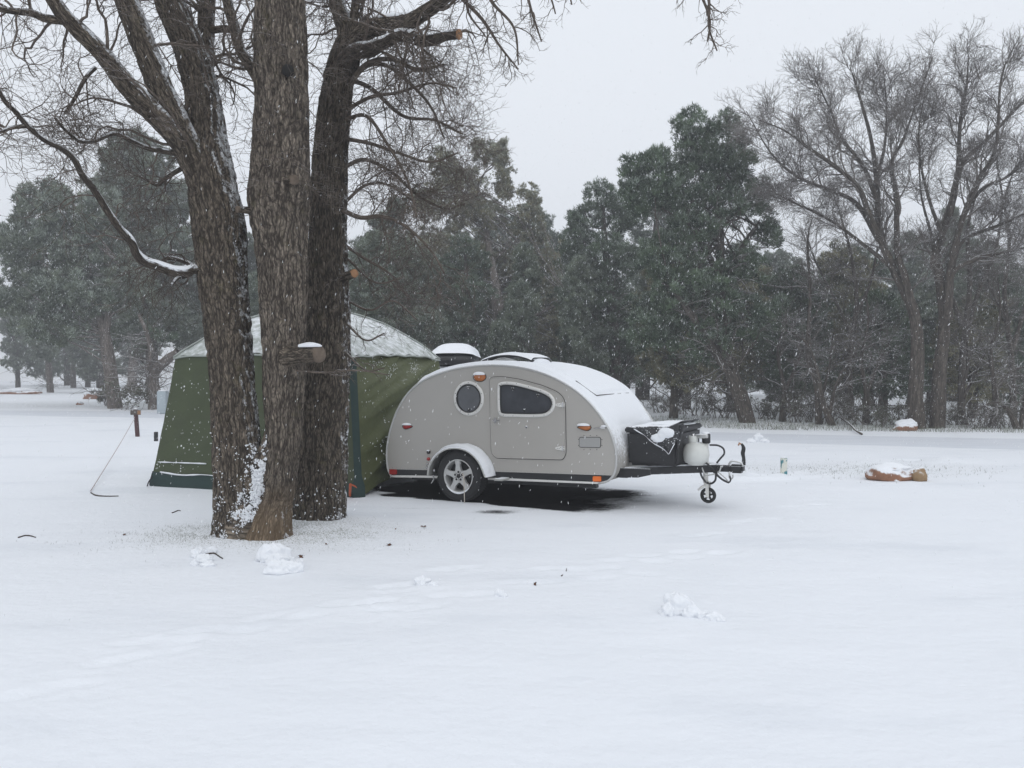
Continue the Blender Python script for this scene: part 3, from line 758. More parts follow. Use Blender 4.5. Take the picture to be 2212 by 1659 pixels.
# tongue: A-frame rails meeting at the coupler
zb_t = T_at(1400, 802, 0.6); tipz = T_at(2010, 806, 1.0)
tip = np.array([T_at(2018, 806, 1.0)[0], 1.0, T_at(2018, 806, 1.0)[1]])
xf = xs1 - .25; zt = float(tip[2])
def rail(ya):
    a = np.array([xf, ya, zt - .035]); b_ = np.array([tip[0] - .30, 1.0 + (ya - 1) * .09, zt])
    d = nrm(b_ - a); s_ = nrm(np.cross(d, [0, 0, 1.])) * .028; u_ = np.array([0, 0, .044])
    bm = bmesh.new(); vs = []
    for e in (a, b_):
        vs.append([bm.verts.new(e + s_ * i + u_ * j) for i, j in ((-1, -1), (1, -1), (1, 1), (-1, 1))])
    bm.faces.new(vs[0]); bm.faces.new(vs[1][::-1])
    for i in range(4): bm.faces.new((vs[0][i], vs[1][i], vs[1][(i + 1) % 4], vs[0][(i + 1) % 4]))
    o = from_bm('tongue_rail', bm, M['black'], trailer, bevel=.004)
    tube('rail_snow', [a + u_ + d * .25, (a * .5 + b_ * .5) + u_, b_ + u_], [.012, .017, .012], M['snow'], o, 8)
rail(0.42); rail(1.58)
bm = box_bm(tip[0] - .34, tip[0] - .02, .955, 1.045, zt - .04, zt + .04); coup = from_bm('coupler', bm, M['black'], trailer, bevel=.01)
bm = box_bm(tip[0] - .14, tip[0] + .02, .93, 1.07, zt - .05, zt + .055); from_bm('ball_cup', bm, M['black'], coup, bevel=.025)
tube('coupler_latch', [(tip[0] - .16, 1.0, zt + .04), (tip[0] - .12, 1.0, zt + .085), (tip[0] - .02, 1.0, zt + .07), (tip[0] + .01, 1., zt + .03)], .012, M['alu'], coup, 6)
# nose gusset from the body down to the rails
g0 = T_at(1330, 800, .35)
bm = prism_bm([(xf - .1, zt - .09), (xf + .45, zt - .075), (xf + .60, zt - .04), (xf + .60, zt + .03), (xf - .1, zt + .03)], .36, .40); from_bm('frame_gusset', bm, M['black'], trailer)
# jack with wheel
jp = T_at(1828, 800, 1.0); jb = T_at(1842, 945, 1.0)
jx = jp[0]; jw = np.array([T_at(1842, 945, 1.0)[0], 1.0, T_at(1842, 945, 1.0)[1]])
jr = 0.105; gzw = (T_at(1842, 987, 1.0)[1])
jr = min(max(float(jw[2] - gzw), .09), .12)
jack = tube('jack_post', [(jx, .93, zt + .30), (jx, .93, jw[2] + .15)], .030, M['alu_plain'], trailer, 16)
jcz = float(T_at(1822, 648, .93)[1]); zt_old = zt; jx = float(T_at(1823, 648, .93)[0])
link('jack_tube', tube_me('jack_tube', [(jx, .93, zt + .02), (jx, .93, jcz - .03)], .026, 14), M['alu_plain'], trailer, world=False)
jtop = lathe('jack_cap', [(0.0001, .075), (.044, .07), (.05, .055), (.05, -.03), (.044, -.045), (0.0001, -.045)], M['blackp'], trailer, 20, 'z', (jx, .93, jcz))
snowcap(jtop, jx, .93, jcz + .075, .048, .048, .016, 3)
bm = box_bm(jx - .12, jx + .03, .90, .96, zt + .285, zt + .31); from_bm('jack_bracket', bm, M['alu'], trailer, bevel=.004)
bm = bmesh.new()
for yy in (-.045, .045): box_bm(jw[0] - .02, jw[0] + .02, .93 + yy - .004, .93 + yy + .004, jw[2] - .02, jw[2] + .16, bm)
box_bm(jw[0] - .04, jw[0] + .04, .885, .975, jw[2] + .135, jw[2] + .15, bm)
from_bm('jack_fork', bm, M['alu_plain'], trailer, bevel=.003)
jwh = lathe('jack_wheel', [(.06, -.022), (.075, -.028), (jr - .01, -.026), (jr, -.012), (jr, .012), (jr - .01, .026), (.075, .028), (.06, .022)], M['rubber'], trailer, 36, 'y', (jw[0], .93, jw[2]))
lathe('wheel_hub', [(0.0001, -.03), (.022, -.03), (.024, -.01), (.024, .02)], M['blackp'], jwh, 14, 'y', (jw[0], .93, jw[2]))
bm = bmesh.new()
for k in range(5):
    a0 = 2 * math.pi * k / 5 + .3; c_, s_ = math.cos(a0), math.sin(a0)
    pts = [(jw[0] + .015 * c_ - .011 * s_, jw[2] + .015 * s_ + .011 * c_), (jw[0] + .066 * c_ - .011 * s_, jw[2] + .066 * s_ + .011 * c_), (jw[0] + .066 * c_ + .011 * s_, jw[2] + .066 * s_ - .011 * c_), (jw[0] + .015 * c_ + .011 * s_, jw[2] + .015 * s_ - .011 * c_)]
    prism_bm(pts, .93 - .014 + .0004 * k, .93 + .01 + .0004 * k, bm)
from_bm('wheel_spokes', bm, M['blackp'], jwh)
jl = T_at(1793, 915, 1.0); tube('jack_lever', [(jw[0] - .02, .90, jw[2] + .13), (jl[0], .88, jl[1])], [.012, .018, .010], M['alu_plain'], trailer, 8)
# winch knob on the near rail, hoses, chains, hook
wp = T_at(1765, 800, .93)
wn = lathe('rail_clamp', [(0.0001, .07), (.03, .06), (.035, .03), (.055, .02), (.06, -.04), (.045, -.07), (0.0001, -.075)], M['blackp'], trailer, 18, 'z', (wp[0], .90, zt + .02))
snowcap(wn, wp[0], .90, zt + .085, .035, .035, .014, 6)
def hose(name, zpts, ys_, r, mat=None, parent=trailer):
    pts = []
    for (x, y), yy in zip(zpts, ys_ if hasattr(ys_, '__len__') else [ys_] * len(zpts)):
        p = T_at(x, y, yy); pts.append((p[0], yy, p[1]))
    return tube(name, pts, r, mat or M['blackp'], parent, 8)
hose('brake_hose', [(1770, 775), (1795, 768), (1830, 780), (1870, 825), (1905, 860), (1945, 882)], [.9, .86, .84, .85, .88, .92], .011)
hose('brake_hose', [(1790, 820), (1800, 850), (1822, 878), (1850, 886), (1872, 868), (1876, 835), (1885, 800)], .84, .012)
hose('brake_hose', [(1860, 822), (1890, 850), (1920, 872), (1945, 880), (1955, 866), (1950, 845)], .87, .009)
hose('safety_chain', [(1800, 800), (1818, 838), (1850, 838), (1890, 825), (1905, 790)], .85, .009, M['alu'])
hose('safety_chain', [(1895, 830), (1925, 855), (1945, 878), (1955, 860), (1945, 825)], .90, .008, M['alu'])
hose('chain_hook', [(1950, 822), (1948, 850), (1958, 862), (1968, 850), (1966, 838)], .93, .009, M['alu'])
# stray guy line lying by the tyre
hose('tie_cord', [(505, 830), (514, 855), (516, 920), (518, 990)], [.0, -.04, -.06, -.06], .006, simple('pale_cord', (.5, .46, .40), .8))
# roof vent
vi = int(np.argmax(prof[:, 1])); 
va = T_at(612, 240, .75)[0] ; vx0 = -.02
vc = np.array([T_at(760, 235, 1.0)[0], T_at(760, 235, 1.0)[1]])
def roofz(x): return float(np.interp(x, prof[20:95, 0], prof[20:95, 1]))
vx0, vx1 = T_at(618, 236, .75)[0], T_at(882, 236, .75)[0]
vent = from_bm('roof_vent', prism_bm([(vx0, roofz(vx0)), (vx0 + .04, roofz(vx0) + .055), (vx1 - .04, roofz(vx1) + .055), (vx1, roofz(vx1))], .72, 1.28), M['blackp'], trailer, bevel=.01)
aa = np.linspace(0, 1, 16); zr = max(roofz(vx0), roofz(vx1))
ztop = T_at(760, 193, .75)[1]
dome = []
for f in aa: dome.append((vx0 - .01 + (vx1 - vx0 + .03) * f, zr + .055 + (ztop - zr - .055) * math.sin(math.pi * min(1, .04 + f * .93)) ** .65))
lid = dome + [(p[0], p[1] - .018) for p in dome[::-1]]
for p in ():
    pass
from_bm('vent_lid', prism_bm(lid, .70, 1.30), M['blackp'], vent, smooth=False)
for hh in (.35, .6, .82):
    tube('vent_rib', [(vx0 + .03 + .02 * hh, .705, zr + .045), (vx0 + (vx1 - vx0) * .45, .70, zr + .05 + (ztop - zr - .07) * hh), (vx1 - .12, .705, zr + .045)], .006, M['alu'], vent, 6)
V = []
for (x, z) in dome:
    for j, yv in enumerate(np.linspace(.69, 1.31, 12)):
        e = min(1, j / 1.2, (11 - j) / 1.2); V.append((x, yv, z + 0.004 + 0.035 * e * (.8 + .4 * vnoise(np.array([x * 5, yv * 5, 1.])))))
idx = np.arange(16 * 12).reshape(16, 12); q = np.stack([idx[:-1, :-1], idx[:-1, 1:], idx[1:, 1:], idx[1:, :-1]], -1).reshape(-1, 4)
link('vent_snow', np_mesh('vent_snow', V, q), M['snow'], vent, world=False)
# snow wedge on vent front side
link('vent_snow', blob_me('vent_snow', .10, .30, .07, (vx1 - .02, 1.0, zr + .04), 20, .1, 1, 3), M['snow'], vent, world=False)

# ---- storage tote on the tongue
def TE(name, s, y, z, label, cat):
    o = empty(name, (0, 0, 0)); o.matrix_world = tm @ Matrix.Translation((s, y, z)); return tag(o, label, cat)
yb0, yb1 = .50, 1.50
bx0 = T_at(1392, 700, yb0)[0]; bx1 = T_at(1668, 700, yb0)[0]; bz0 = zt + .050; bzl = T_at(1500, 603, yb0)[1]; bzt = T_at(1500, 583, yb0)[1]
bx0 = max(bx0, xs1 + .0)
tote = TE('storage_tote', (bx0 + bx1) / 2, (yb0 + yb1) / 2, bz0, 'black plastic storage box half covered by a snowy dark tarp, on the trailer tongue', 'storage box')
hw = (bx1 - bx0) / 2; hl = (yb1 - yb0) / 2; hh = bzt - bz0
bm = box_bm(-hw, hw, -hl, hl, 0, hh - .05)
for v in bm.verts:
    if v.co.z < .1: v.co.x *= .95; v.co.y *= .95
from_bm('tub', bm, M['blackp'], tote, bevel=.03)
bm = box_bm(-hw - .015, hw + .015, -hl - .015, hl + .015, hh - .065, hh); from_bm('lid', bm, M['blackp'], tote, bevel=.015)
link('lid_snow', blob_me('lid_snow', hw * .40, .05, .02, (-hw * .55, -hl + .04, hh), 20, .2, 2, 5), M['snow'], tote, world=False)
# tarp: draped sheet with a triangular corner hanging over the near side
nu, nv = 34, 30; V = np.zeros((nu, nv, 3))
for i in range(nu):
    fx = i / (nu - 1); x = -hw * 0.75 + fx * (hw * 1.75 + .03)
    tri = max(0.02, .32 * (fx / .80) ** 1.0 if fx < .80 else .32 * (1 - (fx - .80) / .35))
    for j in range(nv):
        fy = j / (nv - 1)
        if fy < .42:
            k_ = fy / .42; y_ = -hl - .022 - .02 * math.sin(k_ * 3.1); z_ = hh + .012 - tri * (1 - k_)
        else:
            k_ = (fy - .42) / .58; y_ = -hl - .02 + k_ * (2 * hl + .02); z_ = hh + .016
        n_ = vnoise(np.array([x * 7, y_ * 6 + z_ * 5, 2.])) - .5
        up = .05 * max(0, fx - .8) / .2
        V[i, j] = (x + .012 * n_, y_ + (.02 * n_ if fy < .42 else 0) - (.018 * math.sin(fx * 17 + fy * 9) * (1 - fy / .42) if fy < .42 else 0), z_ + .02 * n_ + up)
idx = np.arange(nu * nv).reshape(nu, nv); q = np.stack([idx[:-1, :-1], idx[:-1, 1:], idx[1:, 1:], idx[1:, :-1]], -1).reshape(-1, 4)
M['tarp'] = simple('dark_tarp', (0.030, 0.031, 0.034), 0.45, snow=(0.55, .95, 12, .45), speck=.8, nv=.4)
tp_ = link('tarp', np_mesh('tarp', V.reshape(-1, 3), q), M['tarp'], tote, world=False)
tp_.modifiers.new('s', 'SOLIDIFY').thickness = .004
link('edge_snow', tube_me('edge_snow', V[2:31:2, 0] + np.array([0, -.006, .002]), list(RNG.uniform(.0025, .008, 15)), 6), M['snow'], tote, world=False)
for (fx, dz, rx, rz, sd_) in ((.30, -.12, .085, .05, 3), (.56, -.06, .10, .065, 5), (.44, -.09, .06, .045, 8)):
    link('snow_patch', blob_me('snow_patch', rx, .022, rz, (fx * hw * 1.2 - .02, -hl - .050, hh + dz), 20, .35, 2, sd_, flat=False), M['snow'], tote, world=False)
link('tarp_snow', blob_me('tarp_snow', hw * .85, hl * .8, .035, (hw * .1, .12, hh + .012), 30, .3, 2, 9), M['snow'], tote, world=False)
bm = prism_bm([(hw - .06, hh + .01), (hw + .07, hh + .05), (hw + .08, hh + .02), (hw + .03, hh - .17), (hw + .0, hh - .24), (hw - .015, hh - .05)], -hl + .0, -hl + .03); from_bm('tarp_corner', bm, M['tarp'], tote)
# ---- propane cylinder
M['propane'] = simple('white_cylinder_paint', (0.62, 0.63, 0.60), 0.4, nv=.12, nscale=6, snow=(.93, 1.05, 20, .2))
pr = .155; pcx = T_at(1775, 720, .90)[0]; pz0 = zt + .045
tank = TE('propane_cylinder', pcx, .84, pz0, 'white propane cylinder on the trailer tongue beside the black box', 'gas cylinder')
ph = T_at(1775, 663, .84)[1] - pz0
lathe('cylinder', [(.09, 0), (.10, .02), (pr * .80, .03), (pr * .94, ph * .22), (pr * 1.02, ph * .42), (pr * 1.0, ph * .58), (pr * .91, ph * .76), (pr * .70, ph * .91), (pr * .42, ph * .99), (.0001, ph)], M['propane'], tank, 40)
bm = bmesh.new(); 
cyl = np.linspace(math.radians(110), math.radians(400), 22)
V = []; 
for x in cyl:
    for r_, z_ in ((.054, ph * .92), (.056, ph + .02), (.057, ph + .07), (.053, ph + .075), (.050, ph + .02), (.048, ph * .92)): V.append((r_ * math.cos(x) - .03, r_ * math.sin(x), z_))
idx = np.arange(22 * 6).reshape(22, 6); q = np.stack([idx[:-1, :-1], idx[:-1, 1:], idx[1:, 1:], idx[1:, :-1]], -1).reshape(-1, 4)
link('collar', np_mesh('collar', V, q), M['propane'], tank, world=False)
lathe('valve', [(.0001, ph + .10), (.018, ph + .10), (.018, ph + .02), (.03, ph - .01)], M['chrome'], tank, 12, 'z', (-.03, 0, 0))
tube('regulator', [(-.02, 0, ph + .07), (.07, -.02, ph + .075), (.15, -.03, ph + .08)], [.016, .03, .028], M['alu'], tank, 10)
pts = []
for (x, y) in ((1842, 678), (1885, 680), (1915, 697), (1920, 725), (1900, 750), (1880, 775)):
    p = T_at(x, y, .9); pts.append((p[0] - pcx, .06, p[1] - pz0))
tube('gas_hose', pts, .011, M['blackp'], tank, 8)

# ================================================================== TENT
A = G(332, 1048); B_ = G(772, 1073); AB = B_ - A; side = np.linalg.norm(AB); perp = np.array([-AB[1], AB[0], 0]); perp *= np.sign(perp[1])
Dd = B_ + perp * .98; E_ = A + perp * .98; cen = (A + B_ + Dd + E_) / 4
EZ = 1.84
def inset(P, k, z): q = P + (cen - P) * k; return np.array([q[0], q[1], z])
tent = empty('screen_tent', tuple(cen), 'large green square shelter tent with snow on its domed roof, behind the oak trunks', 'tent')
def cloth_mat(name, col, snow, wr=1.0, speck=1.0):
    m, t, b = new_mat(name)
    pos = N(t, 'ShaderNodeNewGeometry').outputs['Position']
    nz = noise(t, pos, 4, 4)
    c = mixc(t, nz, tuple(x * .75 for x in col), tuple(x * 1.2 for x in col))
    vz = N(t, 'ShaderNodeTexVoronoi'); vz.inputs['Scale'].default_value = 22; L_(t, pos, vz.inputs['Vector'])
    wn_ = N(t, 'ShaderNodeTexWhiteNoise'); L_(t, vz.outputs['Position'], wn_.inputs['Vector'])
    f = math_(t, 'MULTIPLY', math_(t, 'LESS_THAN', vz.outputs['Distance'], math_(t, 'MULTIPLY', wn_.outputs['Value'], .30)), ramp(t, noise(t, pos, 2.6, 4, .65), .5, .66))
    c = mixc(t, math_(t, 'MULTIPLY', f, speck), c, SNOW)
    f2 = upfac(t, pos, (0.1, -0.05, 1), snow[0], snow[1], 9, snow[2]); c = mixc(t, f2, c, SNOW)
    L_(t, c, b.inputs['Base Color']); b.inputs['Roughness'].default_value = .6
    fn = noise(t, mapping(t, pos, (1, 1, 1)), 6, 3, .5)
    bump(t, b, fn, .5 * wr, .03)
    return m
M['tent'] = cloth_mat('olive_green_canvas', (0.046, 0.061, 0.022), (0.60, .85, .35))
M['tent_wind_lit'] = cloth_mat('olive_green_canvas_windward_lit', (0.078, 0.090, 0.032), (0.85, 1.1, .40), 1.4, 1.0)  # same canvas in a lighter tint, painting the wall that catches more light
M['tent_roof'] = cloth_mat('snow_covered_canvas', (0.34, 0.37, 0.34), (0.62, 1.15, .55))
M['teal'] = simple('dark_teal_webbing', (0.012, 0.035, 0.032), .7, nv=.3)
M['strap'] = simple('orange_strap', (0.50, 0.10, 0.03), .7)
def wall(Pa, Pb, mat, bulge, wrinkle, seed, skirt=True, lift=0.0):
    nu, nv = 70, 50
    a_t, b_t = inset(Pa, .13, EZ), inset(Pb, .13, EZ)
    outw = nrm(np.array([(Pa + Pb)[0] / 2 - cen[0], (Pa + Pb)[1] / 2 - cen[1], 0]))
    U, W_ = np.meshgrid(np.linspace(0, 1, nu), np.linspace(0, 1, nv), indexing='ij')
    lo = Pa[None, None] * (1 - U[..., None]) + Pb[None, None] * U[..., None]
    hi = a_t[None, None] * (1 - U[..., None]) + b_t[None, None] * U[..., None]
    hi[..., 2] += .05 * np.sin(np.pi * U) 
    P = lo * (1 - W_[..., None]) + hi * W_[..., None]
    flare = (1 - W_) ** 2 * .06
    d = bulge * np.sin(np.pi * U) * np.sin(np.pi * np.clip(W_ * .9 + .1, 0, 1)) + flare
    # diagonal drapes fanning from the near top corner
    nn = vnoise(np.stack([(U * 2.2 - W_ * 4.5) * 2.2, (U + W_) * 1.1, np.full_like(U, seed)], -1)) - .5
    n2 = vnoise(np.stack([(U * 2.2 - W_ * 4.5) * 6, (U + W_) * 2.1, np.full_like(U, seed + 3)], -1)) - .5
    n3 = np.abs(vnoise(np.stack([(U * 2.2 - W_ * 4.5) * 11 + nn * 3, (U + W_) * 2.6, np.full_like(U, seed + 8)], -1)) - .5)
    d = d + wrinkle * (nn + .45 * n2 - .35 * n3) * np.clip(np.sin(np.pi * U), .15, 1)
    P = P + outw * d[..., None]
    P[..., 2] += lift * (1 - W_) * np.sin(np.pi * U) 
    idx = np.arange(nu * nv).reshape(nu, nv); q = np.stack([idx[:-1, :-1], idx[1:, :-1], idx[1:, 1:], idx[:-1, 1:]], -1).reshape(-1, 4)
    wo = link('wall_panel', np_mesh('wall_panel', P.reshape(-1, 3), q), mat, tent)
    if skirt:   # dark lower valance, a lip of snow lying along its seam and along the rail seam
        jz = 5
        S = []; 
        for i in range(nu):
            sag = .012 * math.sin(i * .35 + seed)
            p = P[i, jz] + outw * .012; p = p.copy(); p[2] += sag - .02 * math.sin(math.pi * i / nu)
            S.append([p, p * .5 + P[i, 0] * .5 + outw * .02, P[i, 0] + outw * .03 - np.array([0, 0, .03])])
        S = np.array(S); idx = np.arange(nu * 3).reshape(nu, 3); q = np.stack([idx[:-1, :-1], idx[1:, :-1], idx[1:, 1:], idx[:-1, 1:]], -1).reshape(-1, 4)
        link('ground_skirt', np_mesh('ground_skirt', S.reshape(-1, 3), q), M['teal'], wo)
        tube('seam_snow', [S[i, 0] + outw * .012 + np.array([0, 0, .006]) for i in range(3, nu - 2, 3)], list(RNG.uniform(.004, .014, 22)), M['snow'], wo, 6, world=True)
        jz2 = 9
        for a0, a1 in ((1, 22), (26, 44), (50, 68)):
            tube('seam_snow', [P[i, jz2] + outw * .010 for i in range(a0, a1, 3)], list(RNG.uniform(.004, .013, 8)), M['snow'], wo, 6, world=True)
    return wo, P, outw
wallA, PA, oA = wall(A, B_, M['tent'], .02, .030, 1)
wallB, PB, oB = wall(B_, Dd, M['tent_wind_lit'], .20, .24, 4, skirt=False, lift=.22)
def wall_streaks(P, outw, seed):
    r = np.random.default_rng(seed); pts = []
    for (a0, b0, a1, b1, n_) in ((.16, .93, .34, .97, 40), (.28, .80, .42, .92, 50), (.40, .58, .50, .66, 60), (.33, .46, .40, .52, 40), (.52, .82, .66, .93, 60), (.10, .35, .30, .34, 40), (.60, .66, .72, .80, 40), (.22, .90, .30, .96, 30)):
        for _ in range(n_):
            f = r.random(); u = a0 + (a1 - a0) * f + r.normal() * .012; w_ = b0 + (b1 - b0) * f + r.normal() * .012
            pts.append(P[int(np.clip(u, 0, 1) * 69), int(np.clip(w_, 0, 1) * 49)] + outw * .008 + r.normal(size=3) * np.array([.03, .02, .03]))
    oc = np.array([[1, 0, 0], [-1, 0, 0], [0, 1, 0], [0, -1, 0], [0, 0, 1], [0, 0, -1]], float); fc_ = np.array([[0, 2, 4], [2, 1, 4], [1, 3, 4], [3, 0, 4], [2, 0, 5], [1, 2, 5], [3, 1, 5], [0, 3, 5]])
    n = len(pts); V = oc[None] * r.uniform(.003, .010, (n, 1, 3)) + np.array(pts)[:, None]
    tag(link('clinging_snow', np_mesh('clinging_snow', V.reshape(-1, 3), (fc_[None] + (np.arange(n) * 6)[:, None, None]).reshape(-1, 3)), M['snow'], tent), kind='stuff')
wall_streaks(PB, oB, 5)
wall(Dd, E_, M['tent'], .05, .05, 7); wall(E_, A, M['tent'], .05, .05, 9)
# domed roof
nr = 56; g = np.linspace(-1, 1, nr); XX2, YY2 = np.meshgrid(g, g, indexing='ij')
ct = [inset(P_, .13, EZ) for P_ in (A, B_, Dd, E_)]
fx = (XX2 + 1) / 2; fy = (YY2 + 1) / 2
Pr = (ct[0][None, None] * ((1 - fx) * (1 - fy))[..., None] + ct[1][None, None] * (fx * (1 - fy))[..., None] + ct[2][None, None] * (fx * fy)[..., None] + ct[3][None, None] * ((1 - fx) * fy)[..., None])
mxy = np.maximum(np.abs(XX2), np.abs(YY2)); mn = np.minimum(np.abs(XX2), np.abs(YY2))
hgt = .76 * (1 - mxy ** 2.0)
sag = -.035 * np.sin(np.pi * mxy) * (1 - (mn / (mxy + 1e-6)) ** 4)
ed = mxy ** 6 * .05 * (1 - mn ** 2)
ov = 1 + .035 * 1
wr_ = (vnoise(np.stack([XX2 * 9, YY2 * 9, XX2 * 0 + 2], -1)) - .5) * .05 * np.clip((mxy - .3), 0, 1)
# radial pleats near the eave
ang2 = np.where(np.abs(XX2) > np.abs(YY2), YY2 / (np.abs(XX2) + 1e-6), XX2 / (np.abs(YY2) + 1e-6))
wr_ = wr_ + .010 * np.sin(ang2 * 34 + 3 * vnoise(np.stack([ang2 * 3, mxy * 2, mxy * 0], -1))) * np.clip((mxy - .6) / .4, 0, 1)
Pr[..., 2] += hgt + sag + ed + wr_
dxy = Pr - cen; Pr[..., 0] += dxy[..., 0] * .012; Pr[..., 1] += dxy[..., 1] * .012
idx = np.arange(nr * nr).reshape(nr, nr); q = np.stack([idx[:-1, :-1], idx[1:, :-1], idx[1:, 1:], idx[:-1, 1:]], -1).reshape(-1, 4)
roof = link('roof', np_mesh('roof', Pr.reshape(-1, 3), q), M['tent_roof'], tent)
for (i, j) in ((0, 0), (1, 0), (1, 1), (0, 1)):
    ii = [int((nr - 1) * (.5 + (i - .5) * f)) for f in np.linspace(0.04, 1, 12)]; jj = [int((nr - 1) * (.5 + (j - .5) * f)) for f in np.linspace(0.04, 1, 12)]
    tube('roof_pole', [Pr[a_, b2] + np.array([0, 0, .012]) for a_, b2 in zip(ii, jj)], .014, M['tent_roof'], tent, 8, world=True)
# eave edge cord
rim_ = [Pr[i, 0] for i in range(0, nr, 5)] + [Pr[nr - 1, j] for j in range(0, nr, 5)] 
tube('eave_hem', [p + np.array([0, 0, -.01]) for p in rim_], .014, M['tent_roof'], tent, 6, world=True)
# corner webbing
for (Pc, lab) in ((B_, 1),):
    top = inset(Pc, .115, EZ - .03); outc = nrm(np.array([Pc[0] - cen[0], Pc[1] - cen[1], 0])); sidew = np.array([-outc[1], outc[0], 0])
    wd = .05 if lab == 1 else .03
    V = []
    for f in np.linspace(0, 1, 14):
        p = Pc * (1 - f) + top * f + outc * (.055 + .02 * (1 - f)); V += [p - sidew * wd * (1.7 if f < .12 else 1), p + outc * .02, p + sidew * wd * (1.7 if f < .12 else 1)]
    idx = np.arange(14 * 3).reshape(14, 3); q = np.stack([idx[:-1, :-1], idx[:-1, 1:], idx[1:, 1:], idx[1:, :-1]], -1).reshape(-1, 4)
    link('corner_webbing', np_mesh('corner_webbing', V, q), M['teal'], tent)
# zipper line with snow near the corner
zz = [PA[66, j] + oA * .01 for j in range(3, 34, 2)]; tube('zip_line', zz, list(RNG.uniform(.002, .006, 16)), M['snow'], wallA, 5, world=True)
b2 = B_ + oA * .10
tube('ground_strap', [G(757, 1047, .22) , G(756, 1068, .05), G(757, 1072, .0)], [.02, .018, .014], M['strap'], tent, 6, world=True)
tube('ground_strap', [G(757, 1046, .24), G(766, 1050, .2), G(771, 1054, .16)], [.008, .012, .004], M['strap'], tent, 6, world=True)
tube('ground_strap', [at(333, 1028, 12.0), at(331, 1047, 11.95)], .016, M['strap'], tent, 6, world=True)
tube('guy_cord', [at(333, 1024, 12.0), at(322, 1040, 11.8), G(318, 1050)], .009, M['blackp'], tent, 6, world=True)

# ================================================================== CAR BEHIND WITH ROOF BOX
car = empty('parked_car', (-1.15, 17.6, 0), 'dark car almost hidden behind the tent and trailer, only its roof edge and rack showing', 'car')
M['carpaint'] = simple('dark_car_paint', (0.02, 0.022, 0.026), .3, .2, snow=(.6, .9, 10, .3))
def ring_loft(name, secs, mat, parent):
    V = np.array(secs); r_, c_ = V.shape[:2]; idx = np.arange(r_ * c_).reshape(r_, c_)
    q = np.stack([idx[:-1], np.roll(idx, -1, 1)[:-1], np.roll(idx, -1, 1)[1:], idx[1:]], -1).reshape(-1, 4)
    me = np_mesh(name, V.reshape(-1, 3), q); bm = bmesh.new(); bm.from_mesh(me); bmesh.ops.holes_fill(bm, edges=bm.edges); bmesh.ops.recalc_face_normals(bm, faces=bm.faces); bm.to_mesh(me); bm.free()
    return link(name, me, mat, parent, world=False)
def csec(y, wlo, whi, zlo, zmid, zhi):
    return [(-wlo, y, zlo), (-wlo * 1.02, y, (zlo + zmid) / 2), (-wlo, y, zmid), (-whi, y, zhi - .08), (-whi + .12, y, zhi), (0, y, zhi + .02), (whi - .12, y, zhi), (whi, y, zhi - .08), (wlo, y, zmid), (wlo * 1.02, y, (zlo + zmid) / 2), (wlo, y, zlo), (0, y, zlo)]
ring_loft('body', [csec(-2.25, .8, .75, .4, .85, .9), csec(-2.0, .9, .8, .3, .95, 1.0), csec(-1.1, .92, .82, .28, 1.0, 1.12), csec(-.4, .92, .66, .28, 1.02, 1.60), csec(.3, .92, .68, .28, 1.02, 1.68), csec(1.5, .92, .68, .28, 1.02, 1.66), csec(2.15, .9, .64, .3, 1.0, 1.50), csec(2.35, .86, .7, .4, .9, 1.0)], M['carpaint'], car)
for sx in (-1, 1):
    for yy in (-1.4, 1.4):
        lathe('wheel', [(.18, -.1), (.33, -.1), (.35, -.06), (.35, .06), (.33, .1), (.18, .1)], M['rubber'], car, 28, 'x', (sx * .84, yy, .35))
    tube('roof_rail', [(sx * .58, -.2, 1.70), (sx * .58, .5, 1.74), (sx * .58, 1.5, 1.70)], .018, M['blackp'], car)
for yy in (0.0, .9): tube('crossbar', [(-.66, yy, 1.755), (.66, yy, 1.755)], .018, M['blackp'], car)
bm = prism_bm([(-.62, 1.15), (-.5, 1.56), (.5, 1.56), (.62, 1.15)], -.72, -.70); wsh = from_bm('windscreen', bm, M['glass'], car)
link('roof_snow', blob_me('roof_snow', .62, 1.0, .06, (0, .6, 1.69), 30, .1, 2, 2), M['snow'], car, world=False)
bx = empty('rooftop_cargo_box', (-1.15, 17.6, 1.775), 'black rooftop cargo box under a rounded cap of snow, between tent and trailer', 'cargo box')
def bsec(y, w_, h): 
    aa = np.linspace(0, 2 * np.pi, 20, endpoint=False); return [(math.copysign(abs(math.cos(a_)) ** .5, math.cos(a_)) * w_, y, max(0, h / 2 + math.copysign(abs(math.sin(a_)) ** .6, math.sin(a_)) * h / 2)) for a_ in aa]
bxw = .45
ring_loft('shell', [bsec(-1.55, .30, .10), bsec(-1.5, bxw * .9, .17), bsec(-1.2, bxw, .24), bsec(-.2, bxw, .27), bsec(.6, bxw, .27), bsec(.9, bxw * .9, .24)], M['blackp'], bx)
V = []; ny, nx = 18, 15
for i in range(ny):
    f = i / (ny - 1); y = -1.53 + 2.4 * f
    for j in range(nx):
        g_ = j / (nx - 1) * 2 - 1; e = (1 - abs(g_) ** 3.2) ** .6 * min(1, (.45 + f * 6) if f < .1 else 1)
        hgt_ = .14 + .28 * (1 - (max(0, .45 - f) / .45) ** 2 * .55) * e
        V.append((g_ * (bxw + .015), y, hgt_ + .01))
idx = np.arange(ny * nx).reshape(ny, nx); q = np.stack([idx[:-1, :-1], idx[:-1, 1:], idx[1:, 1:], idx[1:, :-1]], -1).reshape(-1, 4)
link('snow_cap', np_mesh('snow_cap', V, q), M['snow'], bx, world=False)
